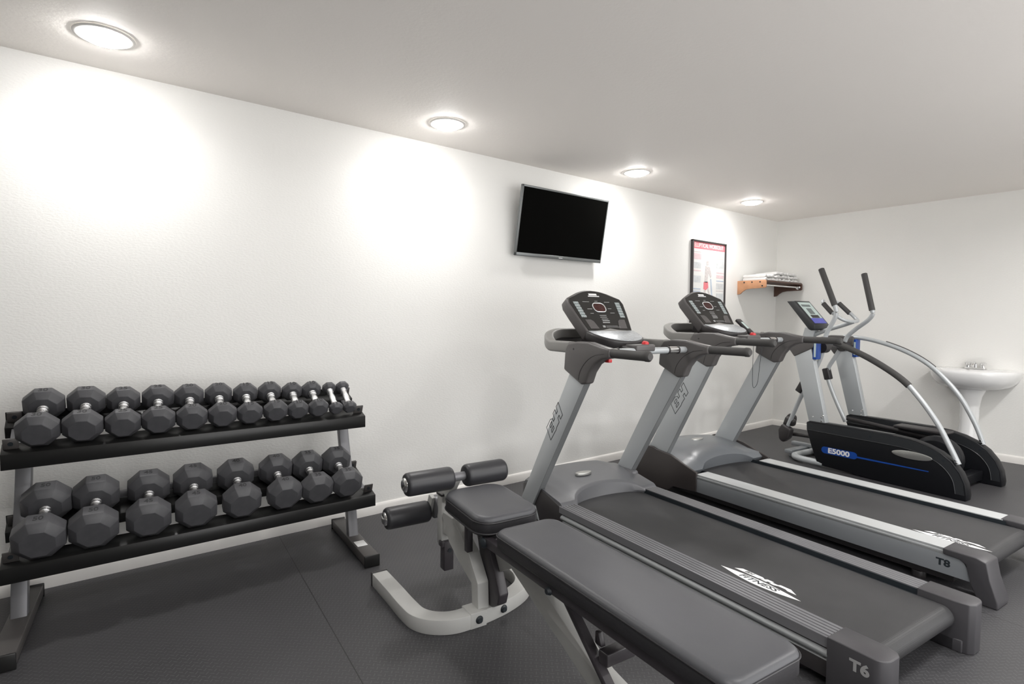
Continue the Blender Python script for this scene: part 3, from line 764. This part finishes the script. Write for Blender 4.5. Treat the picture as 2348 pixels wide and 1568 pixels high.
    # console
    b = Bm(); prism(b, [(1.86, 1.09), (1.83, 1.26), (1.78, 1.26), (1.64, 1.15), (1.46, 1.118), (1.40, 1.11), (1.41, 1.085), (1.6, 1.07)], -.09, .09)
    con = obj('console_base', b, M['darkplastic'], t, bev=.015, seg=3, loc=(0, dv, dz), ang=60)
    tilt = 52
    U = Vector((0, math.cos(R(tilt)), math.sin(R(tilt)))); Nn = Vector((0, -math.sin(R(tilt)), math.cos(R(tilt))))
    O = Vector((-.015, 1.655, 1.195))
    def FP(a, c, d=0): return O+Vector((a, 0, 0))+U*c+Nn*d
    def panel_outline(g):   # g = inset
        pts = [(-.178+g, -.012+g*.6), (-.193+g, .05), (-.213+g, .14), (-.226+g, .215), (-.216+g, .258-g*.6)]
        top = []
        for i in range(1, 10):
            a = -1+2*i/10; top.append((a*(.203-g), .258+.070*(math.cos(a*PI/2)**.85)-g))
        return pts+top+[(-x, y) for x, y in pts[::-1]]
    b = Bm(); extrude(b, [FP(a, c, -.072) for a, c in panel_outline(.0)], Nn*.072)
    head = obj('console_head', b, M['cast'], t, bev=.010, seg=3, loc=(0, dv, dz), ang=60)
    b = Bm(); extrude(b, [FP(a, c, -.002) for a, c in panel_outline(.013)], Nn*.0045)
    face = obj('display_panel', b, M['blackface'], head)
    def fr(bm, x0, x1, y0, y1, d=.0028, mi=0, h=.0008):
        extrude(bm, [FP(x0, y0, d), FP(x1, y0, d), FP(x1, y1, d), FP(x0, y1, d)], Nn*h, mi)
    for s in (-1, 1):
        b = Bm()
        for k in range(6):
            yy = .105+.0205*k; xo = .136+.012*k/5
            fr(b, s*(xo), s*(xo+.038), yy, yy+.0175)
        obj('key_column', b, M['keys'], face)
    b = Bm()
    for s in (-1, 1):
        for k in range(6):
            yy = .105+.0205*k; xo = .136+.012*k/5
            if not (s > 0 and k % 2): fr(b, s*(xo+.005)-.003, s*(xo+.005)+.006, yy+.005, yy+.011, d=.0036)
            fr(b, s*(xo+.018), s*(xo+.034), yy+.004, yy+.007, d=.0036)
    for x0, x1, yy in ((-.112, -.060, .224), (.062, .105, .224), (-.014, .010, .230), (-.100, -.062, .168), (.066, .095, .172), (-.093, -.068, .133), (.068, .104, .138)): fr(b, x0, x1, yy, yy+.0035)
    for k, (x0, x1) in enumerate(((-.028, .026), (-.030, .024), (-.026, .026), (-.026, .030), (-.030, .026))): fr(b, x0, x1, .118-.014*k, .122-.014*k+(.003 if k > 2 else 0))
    fr(b, -.045, -.025, .028, .043); fr(b, -.018, .075, .038, .040); fr(b, -.018, .095, .029, .031)
    obj('panel_print', b, M['greyprint'], face)
    b = Bm(); ring2 = [FP(x, y, .004) for x, y in rrect(-.048, .048, .147, .215, .028, 5)]
    tube(b, ring2, .0028, 8, closed=True, up=Nn); obj('display_ring', b, M['alu'], face)
    b = Bm(); extrude(b, [FP(x, y, .0025) for x, y in rrect(-.045, .045, .150, .212, .025, 5)], Nn*.0012); obj('display', b, M['lcd'], face)
    b = Bm()
    fr(b, -.045, .045, .268, .275); fr(b, -.034, .030, .279, .293)
    lg = obj('logo', b, M['white'], face)
    for s in (-1, 1):
        b = Bm(); extrude(b, [FP(s*x, y, .0025) for x, y in ((.080, .020), (.145, .020), (.158, .088), (.115, .088), (.098, .075))], Nn*.001); obj('speaker', b, M['cast'], face)
    # keypad shelf: half ellipse towards the user
    K = Vector((-.012, 1.665, 1.200)); kd = Vector((0, -.957, -.29)).normalized(); kn = Vector((1, 0, 0)).cross(kd)*-1
    if kn.z < 0: kn = -kn
    def KP(a, c, d=0): return K+Vector((a, 0, 0))+kd*c+kn*d
    half = [(.190*math.cos(PI*i/20), .205*math.sin(PI*i/20)**.8 if 0 < i < 20 else 0) for i in range(21)]
    b = Bm(); extrude(b, [KP(a, c, -.052) for a, c in half], kn*.052); kp = obj('keypad_shelf', b, M['darkplastic'], t, bev=.012, seg=3, loc=(0, dv, dz), ang=60)
    b = Bm(); extrude(b, [KP(a*.93, .010+c*.90, -.001) for a, c in half], kn*.004); obj('keypad', b, M['keypad'], kp, bev=.001)
    b = Bm(); extrude(b, [FP(x, y, .001) for x, y in ((-.145, .0), (-.06, .006), (0, .018), (.06, .006), (.145, .0), (.10, -.012), (-.10, -.012))], Nn*.006); obj('panel_lip', b, M['ring'], kp, bev=.001)
    # stop switch
    b = Bm(); box(b, -.075, .075, 1.375, 1.47, 1.088, 1.128); hs = obj('stop_housing', b, M['cast'], t, bev=.010, seg=3, loc=(.0, dv, dz), ang=60)
    b = Bm(); lathe(b, [(0, .020), (.012, .020), (.018, .014)], (.02, 1.405, 1.127), (0, -.2, 1), 16); obj('stop_button', b, M['red'], hs)
    if not T8:
        b = Bm(); box(b, -.36, -.335, 1.285, 1.315, 1.045, 1.062); obj('red_clip', b, M['red'], t, bev=.003)
        b = Bm(); box(b, -.33, -.29, 1.60, 1.65, 1.055, 1.085); obj('tray_bolt', b, M['darkplastic'], t, bev=.004)
    # belt logo
    if not T8: belt_logo(t, -.203, .705, zt, .37, M['white'], False)
    else: belt_logo(t, -.225, .335, zt, .33, M['white'], True)
    return t, U, Nn

M['foamrail'] = mat('ribbed_grey_rail', (0.17, 0.17, 0.18, 1), 0.35, 0.15, bump=(200, 0.05, 0.001))
M['cover8'] = mat('brown_black_cover', (0.038, 0.032, 0.031, 1), 0.42, bump=(250, 0.08, 0.001))
treadmill('T6', -4.235, -2.70, 6.0, 'charcoal-railed treadmill with ribbed grey foot rails, nearer the dumbbell rack', .385, .262, .19)
t8, U, Nn = treadmill('T8', -3.005, -2.72, 5.4, 'treadmill with bright aluminium foot rails, between the other treadmill and the elliptical', .425, .278, .205, True, .045, .035)
# remote-shaped keypad and safety cord on the far treadmill
b = Bm(); mx = Matrix.Translation((.245, 1.67, 1.215)) @ Matrix.Rotation(R(40), 4, 'X')
box(b, -.026, .026, -.085, .085, -.012, .012, mx); rm = obj('remote_holder', b, M['darkplastic'], t8, bev=.006)
b = Bm(); box(b, -.014, .014, -.03, .045, .0122, .0130, mx); obj('remote_window', b, M['pale'], rm)
b = Bm(); tube(b, smooth([(.0, 1.435, 1.125), (-.04, 1.40, 1.115), (-.05, 1.395, 1.05), (-.045, 1.40, .93), (-.035, 1.405, .83), (-.01, 1.41, .795), (.015, 1.40, .83), (.02, 1.39, .95), (.022, 1.38, 1.05), (.025, 1.375, 1.10)], 6), .0016, 6)
obj('safety_cord', b, M['darkprint'], t8)

# ------------------------------------------------------------------ elliptical trainer
el = thing('elliptical_trainer', 'black and silver elliptical trainer with two curved side rails beside the sink', 'elliptical trainer', (-1.33, -2.26, 0), -R(6))
shp = [(1.018, .025), (1.075, .17), (1.122, .315), (1.126, .375), (1.10, .388), (.776, .388), (.45, .385), (.32, .375), (.22, .352), (.13, .315), (.06, .265), (.005, .195), (-.028, .12), (-.040, .04), (-.036, 0), (.05, -.0), (.43, .0), (.95, .02)]
shp = [(v, max(0, z)) for v, z in shp]
ins = [(1.118, .312), (.776, .308), (.45, .306), (.32, .297), (.215, .272), (.13, .232), (.075, .18), (.042, .12), (.028, .04)]
for s in (-1, 1):
    b = Bm(); prism(b, shp, s*.285, s*.372)
    sd = obj('side_shroud', b, M['ellblack'], el, bev=.006, seg=2, ang=55)
    b = Bm()
    for sg in ((s*.3735,) if s < 0 else (s*.2835,)):
        tube(b, smooth([(sg, v, z) for v, z in ins], 4), .0035, 6)
        band = [(1.120, .375), (.776, .380), (.45, .378), (.32, .368), (.222, .345), (.135, .308), (.068, .258), (.015, .19), (-.016, .12), (-.026, .04)]
        extrude(b, [(sg, v, z) for v, z in [(1.116, .316), *ins[1:]]+band[::-1]], (-.0015 if s < 0 else -.0015, 0, 0))
    obj('edge_band', b, M['elltrim'], sd, ang=60)
    b = Bm(); prism(b, [(1.10, .386), (.776, .386), (.45, .383), (.45, .3885), (.776, .392), (1.10, .392)], s*.30, s*.358); obj('top_strip', b, M['elltrim'], sd, bev=.001)
    b = Bm()
    for v, z in ((.60, .345), (.105, .262), (1.075, .35)): lathe(b, [(0, .011), (.004, .011)], (s*.372 if s < 0 else .285, v, z), (-1, 0, 0), 10)
    obj('bolt', b, M['darkprint'], sd)
    # silver column and cap
    cx = s*.33
    b = Bm(); prism(b, [(.965, .385), (1.113, .385), (1.262, .955), (1.115, 1.03)], cx-.028, cx+.028); co = obj('column', b, M['silver'], el, bev=.004)
    b = Bm()
    for v, z in ((1.075, .43), (.99, .45), (1.0, .40), (1.0, .435)): lathe(b, [(0, .008), (.004, .006)], (cx-.028, v, z), (-1, 0, 0), 10)
    obj('bolt', b, M['chrome'], co)
    b = Bm(); prism(b, [(1.262, .945), (1.30, .995), (1.36, 1.03), (1.43, 1.06), (1.43, 1.10), (1.30, 1.128), (1.10, 1.125), (1.085, 1.10), (1.09, 1.04), (1.118, 1.015)], cx-.036, cx+.036); obj('column_cap', b, M['cast'], el, bev=.008, seg=2)
    b = Bm(); prism(b, [(1.088, 1.095), (1.062, 1.095), (1.062, .93), (1.098, .93)], cx-.030, cx+.040); ds = obj('blue_decal', b, M['blue'], el, bev=.004)
    b = Bm(); box(b, cx-.031, cx-.030, 1.068, 1.085, .95, 1.07); obj('decal_print', b, M['pale'], ds)
# upper curved rails
near = smooth([(-.33, 1.15, 1.095), (-.33, .95, 1.083), (-.33, .833, 1.048), (-.33, .628, .956), (-.33, .411, .820), (-.33, .284, .684), (-.33, .168, .52), (-.33, .085, .36), (-.33, .030, .245)], 6)
far = smooth([(.33, 1.192, 1.118), (.33, .979, 1.100), (.33, .761, 1.041), (.33, .573, .956), (.33, .427, .846), (.33, .27, .664), (.33, .16, .46), (.33, .10, .30)], 6)
for nm, p, g in (('n', near, (7, 27)), ('f', far, (10, 24))):
    b = Bm(); tube(b, p, .0185, 16); rl = obj('side_rail', b, M['silver'], el)
    b = Bm()
    if nm == 'n': tube(b, p[g[0]:g[1]], .0245, 16)
    else:
        q = [v+Vector((.012, 0, .012)) for v in p[g[0]:g[1]]]; tube(b, q, .013, 12)
    obj('foam_sleeve', b, M['foamgrip'], rl)
    b = Bm(); e = p[-1]; lathe(b, [(0, .008), (.012, .006)], (e.x-.019, e.y+.012, e.z+.03), (-1, 0, 0), 10); lathe(b, [(0, .008), (.012, .006)], (e.x-.019, e.y+.004, e.z+.012), (-1, 0, 0), 10); obj('bolt', b, M['chrome'], rl)
# pivot hub across the columns
b = Bm(); rod(b, (-.30, 1.10, 1.035), (.30, 1.12, 1.035), .014)
obj('pivot_axle', b, M['darkplastic'], el)
# swinging arms
for s in (-1, 1):
    x = s*.21
    dvv = 0 if s < 0 else -.14
    top = Vector((x, 1.128+ (0 if s < 0 else -.155), 1.722 if s < 0 else 1.690)); gb = Vector((x, 1.000+(0 if s < 0 else -.105), 1.400 if s < 0 else 1.362))
    if s < 0: lowp = [(x, .985, 1.345), (x, 1.00, 1.28), (x, 1.06, 1.16), (x, 1.085, 1.05)]
    else: lowp = [(x, .890, 1.325), (x, .93, 1.27), (x, 1.03, 1.19), (x, 1.10, 1.12), (x, 1.13, 1.05)]
    if s < 0: lowp += [(x, 1.11, .93), (x, 1.19, .75), (x, 1.28, .56), (x, 1.40, .26)]
    else: lowp += [(x, 1.20, .93), (x, 1.27, .78), (x, 1.22, .6), (x, 1.09, .33)]
    b = Bm(); tube(b, smooth([gb]+lowp, 6), .0185, 14); arm = obj('swing_arm', b, M['silver'], el)
    b = Bm(); rod(b, top, gb, .0245, 18); lathe(b, [(0, .0245), (.006, .018)], top, top-gb, 18); obj('hand_grip', b, M['foamgrip'], arm)
    b = Bm(); rod(b, (x-.035, 1.085 if s < 0 else 1.13, 1.03), (x+.035, 1.085 if s < 0 else 1.13, 1.03), .048); obj('pivot_hub', b, M['darkplastic'], arm)
    b = Bm(); box(b, x-.03, x+.03, -.03, .03, -.055, .055, Matrix.Translation((0, 1.27 if s < 0 else 1.27, .66 if s < 0 else .76)) @ Matrix.Rotation(R(28 if s < 0 else -15), 4, 'X')); obj('arm_joint', b, M['darkplastic'], arm, bev=.01)
    b = Bm()
    if s < 0: prism(b, [(1.43, .30), (1.34, .26), (1.36, .17), (1.42, .12), (1.46, .15), (1.47, .24)], x-.045, x+.03); prism(b, [(1.42, .37), (1.33, .34), (1.34, .28), (1.45, .28)], x-.01, x+.05)
    else: prism(b, [(1.46, .38), (1.40, .36), (1.40, .30), (1.47, .28), (1.50, .33)], -.10, -.04)
    obj('link_boot', b, M['darkplastic'], el, bev=.02, seg=3)
    # foot plates and pedal bars, inside the shrouds
    b = Bm()
    y0, z0, y1, z1 = (.25, .27, 1.40, .20) if s < 0 else (.10, .33, 1.05, .37)
    rod(b, (s*.16, y0+.2, z0-.02), (s*.16, y1, z1), .018); obj('pedal_bar', b, M['darkplastic'], el)
    b = Bm(); c = .62 if s < 0 else .45
    zz = z0+(z1-z0)*(c-y0)/(y1-y0)
    box(b, s*.16-.075, s*.16+.075, c-.19, c+.19, zz+.020, zz+.045); obj('foot_plate', b, M['darkplastic'], el, bev=.008)
# centre post, console, fixed handle
b = Bm(); prism(b, [(1.14, .06), (1.22, .06), (1.40, 1.05), (1.36, 1.20), (1.26, 1.20), (1.31, 1.05)], -.040, .040); obj('centre_post', b, M['silver'], el, bev=.006)
b = Bm(); sd = [(1.495, 1.448), (1.418, 1.452), (1.218, 1.225), (1.222, 1.185), (1.25, 1.175), (1.275, 1.185)]
prism(b, sd, -.125, .125); cs = obj('console', b, M['elltrim'], el, bev=.006, seg=2)
A0 = Vector((0, 1.418, 1.452)); A1 = Vector((0, 1.218, 1.225)); cu = (A0-A1).normalized(); cn = Vector((1, 0, 0)).cross(cu)
if cn.z < 0: cn = -cn
Lc = (A0-A1).length
def CP(a, c, d=0): return A1+Vector((a, 0, 0))+cu*c+cn*d
def cr(x0, x1, y0, y1, d=.0005, h=.002):
    b = Bm(); extrude(b, [CP(x0, y0, d), CP(x1, y0, d), CP(x1, y1, d), CP(x0, y1, d)], cn*h); return b
obj('display_face', cr(-.100, .100, .085, Lc-.02), M['pale'], cs)
obj('lcd_strip', cr(-.080, .060, Lc-.075, Lc-.05, .002), M['lcdgrey'], cs)
obj('lcd_window', cr(-.045, .035, .135, .205, .002), M['lcdgrey'], cs)
obj('dark_key_area', cr(-.065, .060, .088, .122, .002), M['darkplastic'], cs)
obj('blue_panel', cr(-.100, .100, .022, .084), M['violet'], cs)
b = Bm(); tube(b, smooth([(0, 1.33, 1.11), (0, 1.20, 1.172), (0, 1.05, 1.222), (0, .94, 1.262)], 5), .018, 12)
hd = obj('heart_rate_handle', b, M['silver'], el)
b = Bm(); tube(b, smooth([(-.12, 1.15, 1.445), (-.15, 1.13, 1.42), (-.155, 1.05, 1.34), (-.12, .98, 1.28), (-.05, .95, 1.262), (.05, .955, 1.262), (.13, .975, 1.27), (.165, 1.02, 1.30), (.155, 1.09, 1.37), (.15, 1.16, 1.43), (.10, 1.18, 1.45)], 6), .015, 12); obj('handle_loop', b, M['silver'], hd)
for s in (-1, 1):
    b = Bm(); rod(b, (s*.153, 1.155 if s > 0 else 1.13, 1.428 if s > 0 else 1.42), (s*.157, 1.06 if s > 0 else 1.05, 1.335 if s > 0 else 1.335), .020) ; obj('sensor_grip', b, M['foamgrip'], hd)
# floor frame
b = Bm(); tube(b, smooth([(-.345, .98, .035), (-.350, 1.10, .035), (-.34, 1.20, .035), (-.29, 1.27, .035), (-.2, 1.285, .035), (.2, 1.285, .035), (.29, 1.27, .035), (.34, 1.20, .035), (.345, .98, .035)], 5), .028, 14); obj('front_stabiliser', b, M['silver'], el)
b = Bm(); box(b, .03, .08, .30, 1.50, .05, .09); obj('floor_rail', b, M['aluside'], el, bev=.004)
b = Bm(); box(b, -.28, .28, .08, .16, .03, .10); lathe(b, [(0, .14), (.03, .17), (.09, .17), (.12, .14)], (-.06, .28, .20), (1, 0, 0), 28); obj('drive_unit', b, M['ellblack'], el, bev=.004)
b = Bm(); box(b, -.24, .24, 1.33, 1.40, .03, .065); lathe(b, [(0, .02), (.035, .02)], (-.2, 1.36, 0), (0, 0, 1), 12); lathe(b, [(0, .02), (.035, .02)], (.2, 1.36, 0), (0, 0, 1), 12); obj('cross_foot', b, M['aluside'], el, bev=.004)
# decals on the near shroud
b = Bm(); xo = -.3725
cap_ = [(v, z) for v, z in rrect(.695, .985, .135, .192, .027, 5)]
prism(b, cap_, xo, xo-.0012); prism(b, [(.70, .150), (.195, .156), (.195, .163), (.70, .164)], xo, xo-.0012)
dc = obj('blue_stripe_decal', b, M['blue'], el)
text('model_name', 'E5000', .058, (xo-.0016, .842, .163), (0, -1, 0), (0, 0, 1), M['white'], dc, ext=.0004, bold=.0022, sx=1.22)
b = Bm(); n = 32
prism(b, [(.308+.135*math.cos(2*PI*i/n), .257+.030*math.sin(2*PI*i/n)) for i in range(n)], xo, xo-.006); obj('oval_badge', b, M['badge'], el, bev=.002)

# ------------------------------------------------------------------ adjustable bench
be = thing('weight_bench', 'adjustable weight bench with long flat black pad and round leg rollers', 'weight bench', (-5.385, -2.73, 0), -R(5.8))
def pad(name, x0, x1, y0, y1, z1, th, r, rot=None):
    b = Bm(); out = rrect(x0, x1, y0, y1, r, 7)
    cx, cy = (x0+x1)/2, (y0+y1)/2; rings = []
    for ins_, z in ((.004, z1-th), (0, z1-th+.006), (0, z1-.016), (.003, z1-.008), (.009, z1-.002), (.020, z1), (.06, z1+.0015)):
        rings.append([b.verts.new((x-ins_*(1 if x > cx else -1)*min(1, abs(x-cx)/((x1-x0)/2-r+1e-6)), y-ins_*(1 if y > cy else -1)*min(1, abs(y-cy)/((y1-y0)/2-r)), z)) for x, y in out])
    n = len(out)
    for k, (A, B) in enumerate(zip(rings, rings[1:])):
        for j in range(n):
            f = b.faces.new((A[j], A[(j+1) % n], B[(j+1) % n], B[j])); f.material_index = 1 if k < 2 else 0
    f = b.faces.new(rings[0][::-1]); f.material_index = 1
    b.faces.new(rings[-1])
    if rot: bmesh.ops.transform(b, matrix=rot, verts=b.verts)
    return obj(name, b, [M['vinyl'], M['vinylside']], be, ang=50)
bp1 = pad('back_pad', -.135, .142, .0, 1.030, .49, .062, .045)
b = Bm(); sw = rrect(-.1365, .1435, -.0015, 1.0315, .046, 7); tube(b, [(x, y, .474) for x, y in sw], .0022, 6, closed=True); obj('piping', b, M['vinylside'], bp1)
RS = Matrix.Translation((0, 1.25, .5)) @ Matrix.Rotation(R(3), 4, 'X') @ Matrix.Translation((0, -1.25, -.5))
sp_ = pad('seat_pad', -.150, .138, 1.095, 1.455, .512, .075, .07, RS)
b = Bm(); sw = rrect(-.1515, .1395, 1.0935, 1.4565, .071, 7); tube(b, [RS @ Vector((x, y, .490)) for x, y in sw], .0025, 6, closed=True)
tube(b, [RS @ Vector((x, y, .448)) for x, y in sw], .003, 6, closed=True); obj('piping', b, M['vinylside'], sp_)
b = Bm(); slab(b, rrect(-.12, .125, 1.11, 1.43, .05, 5), .420, .438); bmesh.ops.transform(b, matrix=RS, verts=b.verts); obj('seat_board', b, M['darkplastic'], be)
# U-shaped floor base, open towards the wall
Up = smooth([(-.305, 1.80, .031), (-.300, 1.62, .031), (-.297, 1.46, .031), (-.285, 1.37, .031), (-.235, 1.305, .031), (-.15, 1.272, .031), (0, 1.285, .031), (.12, 1.315, .031), (.215, 1.365, .031), (.262, 1.44, .031), (.275, 1.54, .031), (.285, 1.76, .031)], 6)
b = Bm(); sweep(b, Up, rrect(-.036, .036, -.031, .031, .004, 2)); ub = obj('floor_base', b, M['benchsteel'], be, ang=40)
for x, y in ((-.305, 1.805), (.285, 1.765)): b = Bm(); box(b, x-.039, x+.039, y-.004, y+.010, 0, .066); obj('end_cap', b, M['darkplastic'], ub, bev=.003)
for x, y in ((-.075, 1.240), (.055, 1.262)):
    b = Bm(); lathe(b, [(0, .017), (.006, .017), (.012, .010), (.016, .010)], (x, y, .032), (0.03, -1, 0), 18); obj('bolt', b, M['darkprint'], ub)
b = Bm(); box(b, -.115, -.04, 1.235, 1.318, .0, .0645); obj('bracket_sleeve', b, M['benchsteel'], ub, bev=.002)
# bent front beam
b = Bm(); prism(b, [(1.255, .05), (1.310, .05), (1.318, .150), (1.43, .195), (1.535, .250), (1.61, .345), (1.60, .37), (1.50, .37), (1.34, .268), (1.262, .17)], -.070, -.018) ; obj('front_beam', b, M['benchsteel'], be, bev=.002, seg=1, ang=12)
b = Bm(); prism(b, [(1.58, .32), (1.66, .32), (1.64, .26), (1.54, .26)], -.060, -.012)
obj('front_gusset', b, M['benchsteel'], be, bev=.003)
b = Bm(); box(b, -.067, -.015, 1.62, 1.67, .20, .44); lp = obj('front_post', b, M['benchsteel'], be, bev=.003)
b = Bm(); box(b, -.071, -.011, 1.615, 1.675, .435, .447); obj('post_cap', b, M['darkplastic'], lp, bev=.003)
b = Bm(); box(b, -.062, -.014, 1.60, 1.648, .085, .225); box(b, -.075, -.06, 1.60, 1.64, .20, .225); ft = obj('lower_tube', b, M['platesteel'], be, bev=.004)
b = Bm(); lathe(b, [(0, .010), (.003, .010)], (-.035, 1.600, .18), (0, -1, 0), 12); obj('foot_hole', b, M['darkprint'], ft)
b = Bm(); extrude(b, [(-.012, 1.6188, .335), (.010, 1.6188, .335), (-.002, 1.6188, .36)], (0, -.001, 0)); st = obj('sticker', b, M['yellow'], be); st['label'] = 'yellow triangular warning sticker'
# seat and pad supports
b = Bm(); prism(b, [(1.315, .066), (1.33, .20), (1.36, .30), (1.38, .35), (1.38, .42), (1.30, .42), (1.29, .34), (1.21, .21), (1.175, .14), (1.19, .095), (1.235, .066)], -.016, .030); obj('seat_plate', b, M['platesteel'], be, bev=.006)
b = Bm(); box(b, -.075, -.048, 1.345, 1.375, .27, .43); obj('seat_strut', b, M['platesteel'], be, bev=.003)
b = Bm(); box(b, -.05, .07, 1.12, 1.40, .395, .425); obj('seat_rail', b, M['platesteel'], be, bev=.003)
b = Bm(); prism(b, [(1.34, .30), (1.05, .365), (1.02, .33), (1.25, .20)], .01, .04); prism(b, [(1.10, .37), (1.0, .37), (.55, .17), (.08, .085), (.08, .03), (.60, .105), (1.06, .30), (1.12, .33)], -.030, .032)
obj('main_spine', b, M['benchsteel'], be, bev=.003)
for x in (-.105, .095):
    b = Bm(); box(b, x-.016, x+.016, .04, 1.15, .392, .426); pr2 = obj('pad_rail', b, M['platesteel'], be, bev=.003)
    b = Bm(); lathe(b, [(0, .021), (.006, .021), (.014, .012)], (x-.016, 1.12, .405), (-1, 0, 0), 16); lathe(b, [(0, .014), (.012, .009)], (x-.016, .69, .40), (-1, 0, 0), 14); obj('pivot_bolt', b, M['darkprint'], pr2)
b = Bm(); box(b, -.12, .11, 1.105, 1.135, .385, .415); obj('pivot_bar', b, M['platesteel'], be, bev=.003)
for x, y0, y1 in ((-.05, .73, .42), (.055, .42, .20)):
    b = Bm(); d = (Vector((x, y1, .13))-Vector((x, y0, .395)))
    sweep(b, [(x, y0, .395), (x, y1, .13)], rrect(-.016, .016, -.010, .010, .002, 1), up=(0, 1, .2)); obj('ladder_strut', b, M['platesteel'], be)
b = Bm(); box(b, -.055, .06, .485, .525, .235, .275); prism(b, [(.53, .27), (.56, .27), (.56, .31), (.545, .31)], -.04, -.02); obj('ladder_catch', b, M['platesteel'], be, bev=.003)
b = Bm(); box(b, -.27, .27, .02, .08, .0, .06); obj('rear_foot', b, M['benchsteel'], be, bev=.004)
b = Bm(); box(b, -.03, .03, .03, .10, .05, .10); obj('rear_joint', b, M['benchsteel'], be, bev=.004)
# rollers
def roller(x0, x1, y, z, chrome_left):
    b = Bm(); L = x1-x0; r = .051
    lathe(b, [(0, r*.74), (.003, r*.88), (.010, r*.97), (.020, r), (L-.020, r), (L-.010, r*.97), (L-.003, r*.88), (L, r*.74)], (x0, y, z), (1, 0, 0), 28)
    o = obj('foam_roller', b, M['foam'], be, ang=60)
    if chrome_left:
        b = Bm(); lathe(b, [(0, .022), (.006, .030), (.012, .032), (.014, .032)], (x0-.010, y, z), (1, 0, 0), 22); obj('chrome_end_cap', b, M['chrome'], o)
yu, zu = 1.512, .553
roller(-.290, -.068, yu, zu, True); roller(-.005, .205, yu, zu, False)
b = Bm(); rod(b, (-.295, yu, zu), (.21, yu, zu), .020); ax = obj('roller_bar', b, M['greysteel'], be)
b = Bm(); prism(b, [(1.50, .55), (1.545, .55), (1.66, .43), (1.65, .37), (1.62, .40)], -.056, -.020); obj('roller_post', b, M['benchsteel'], be, bev=.003)
yl, zl = 1.74, .335
roller(-.300, -.080, yl, zl, True); roller(.0, .21, yl, zl, False)
b = Bm(); rod(b, (-.305, yl, zl), (.215, yl, zl), .012); obj('roller_bar', b, M['greysteel'], be)
b = Bm(); lathe(b, [(0, .055), (.045, .055)], (-.070, 1.715, .36), (1, 0, 0), 24); obj('pivot_housing', b, M['greysteel'], be, bev=.004)
b = Bm(); prism(b, [(1.735, .30), (1.775, .32), (1.73, .42), (1.69, .41)], -.085, -.065); obj('roller_arm', b, M['benchsteel'], be, bev=.003)

# ------------------------------------------------------------------ camera, world, view
cam = bpy.data.cameras.new('camera'); co = bpy.data.objects.new('camera', cam); COL.objects.link(co); S.camera = co
f, yaw, pitch, rollc = 1271.08, .6617, -.0447, .0078
F = Vector((math.sin(yaw)*math.cos(pitch), math.cos(yaw)*math.cos(pitch), math.sin(pitch)))
Rv = Vector((math.cos(yaw), -math.sin(yaw), 0)); Uv = Rv.cross(F)
c_, s_ = math.cos(rollc), math.sin(rollc)
R2 = Rv*c_+Uv*s_; U2 = Uv*c_-Rv*s_
m4 = Matrix(((R2.x, U2.x, -F.x, -6.6047), (R2.y, U2.y, -F.y, -3.3275), (R2.z, U2.z, -F.z, 1.2762), (0, 0, 0, 1)))
co.matrix_world = m4
cam.sensor_fit = 'HORIZONTAL'; cam.sensor_width = 36; cam.lens = f*36/2348
cam.clip_start = .05; cam.clip_end = 50
w = bpy.data.worlds.new('world'); S.world = w; w.use_nodes = True
w.node_tree.nodes['Background'].inputs['Color'].default_value = (1, .992, .985, 1)
w.node_tree.nodes['Background'].inputs['Strength'].default_value = 1.85
S.view_settings.view_transform = 'Standard'; S.view_settings.look = 'None'
S.view_settings.gamma = 1; S.view_settings.use_curve_mapping = False
S.view_settings.exposure = 0.57
S.cycles.max_bounces = 8; S.cycles.diffuse_bounces = 6; S.cycles.glossy_bounces = 4
S.cycles.use_denoising = True
S.cycles.sample_clamp_indirect = 8
S.cycles.caustics_reflective = False; S.cycles.caustics_refractive = False
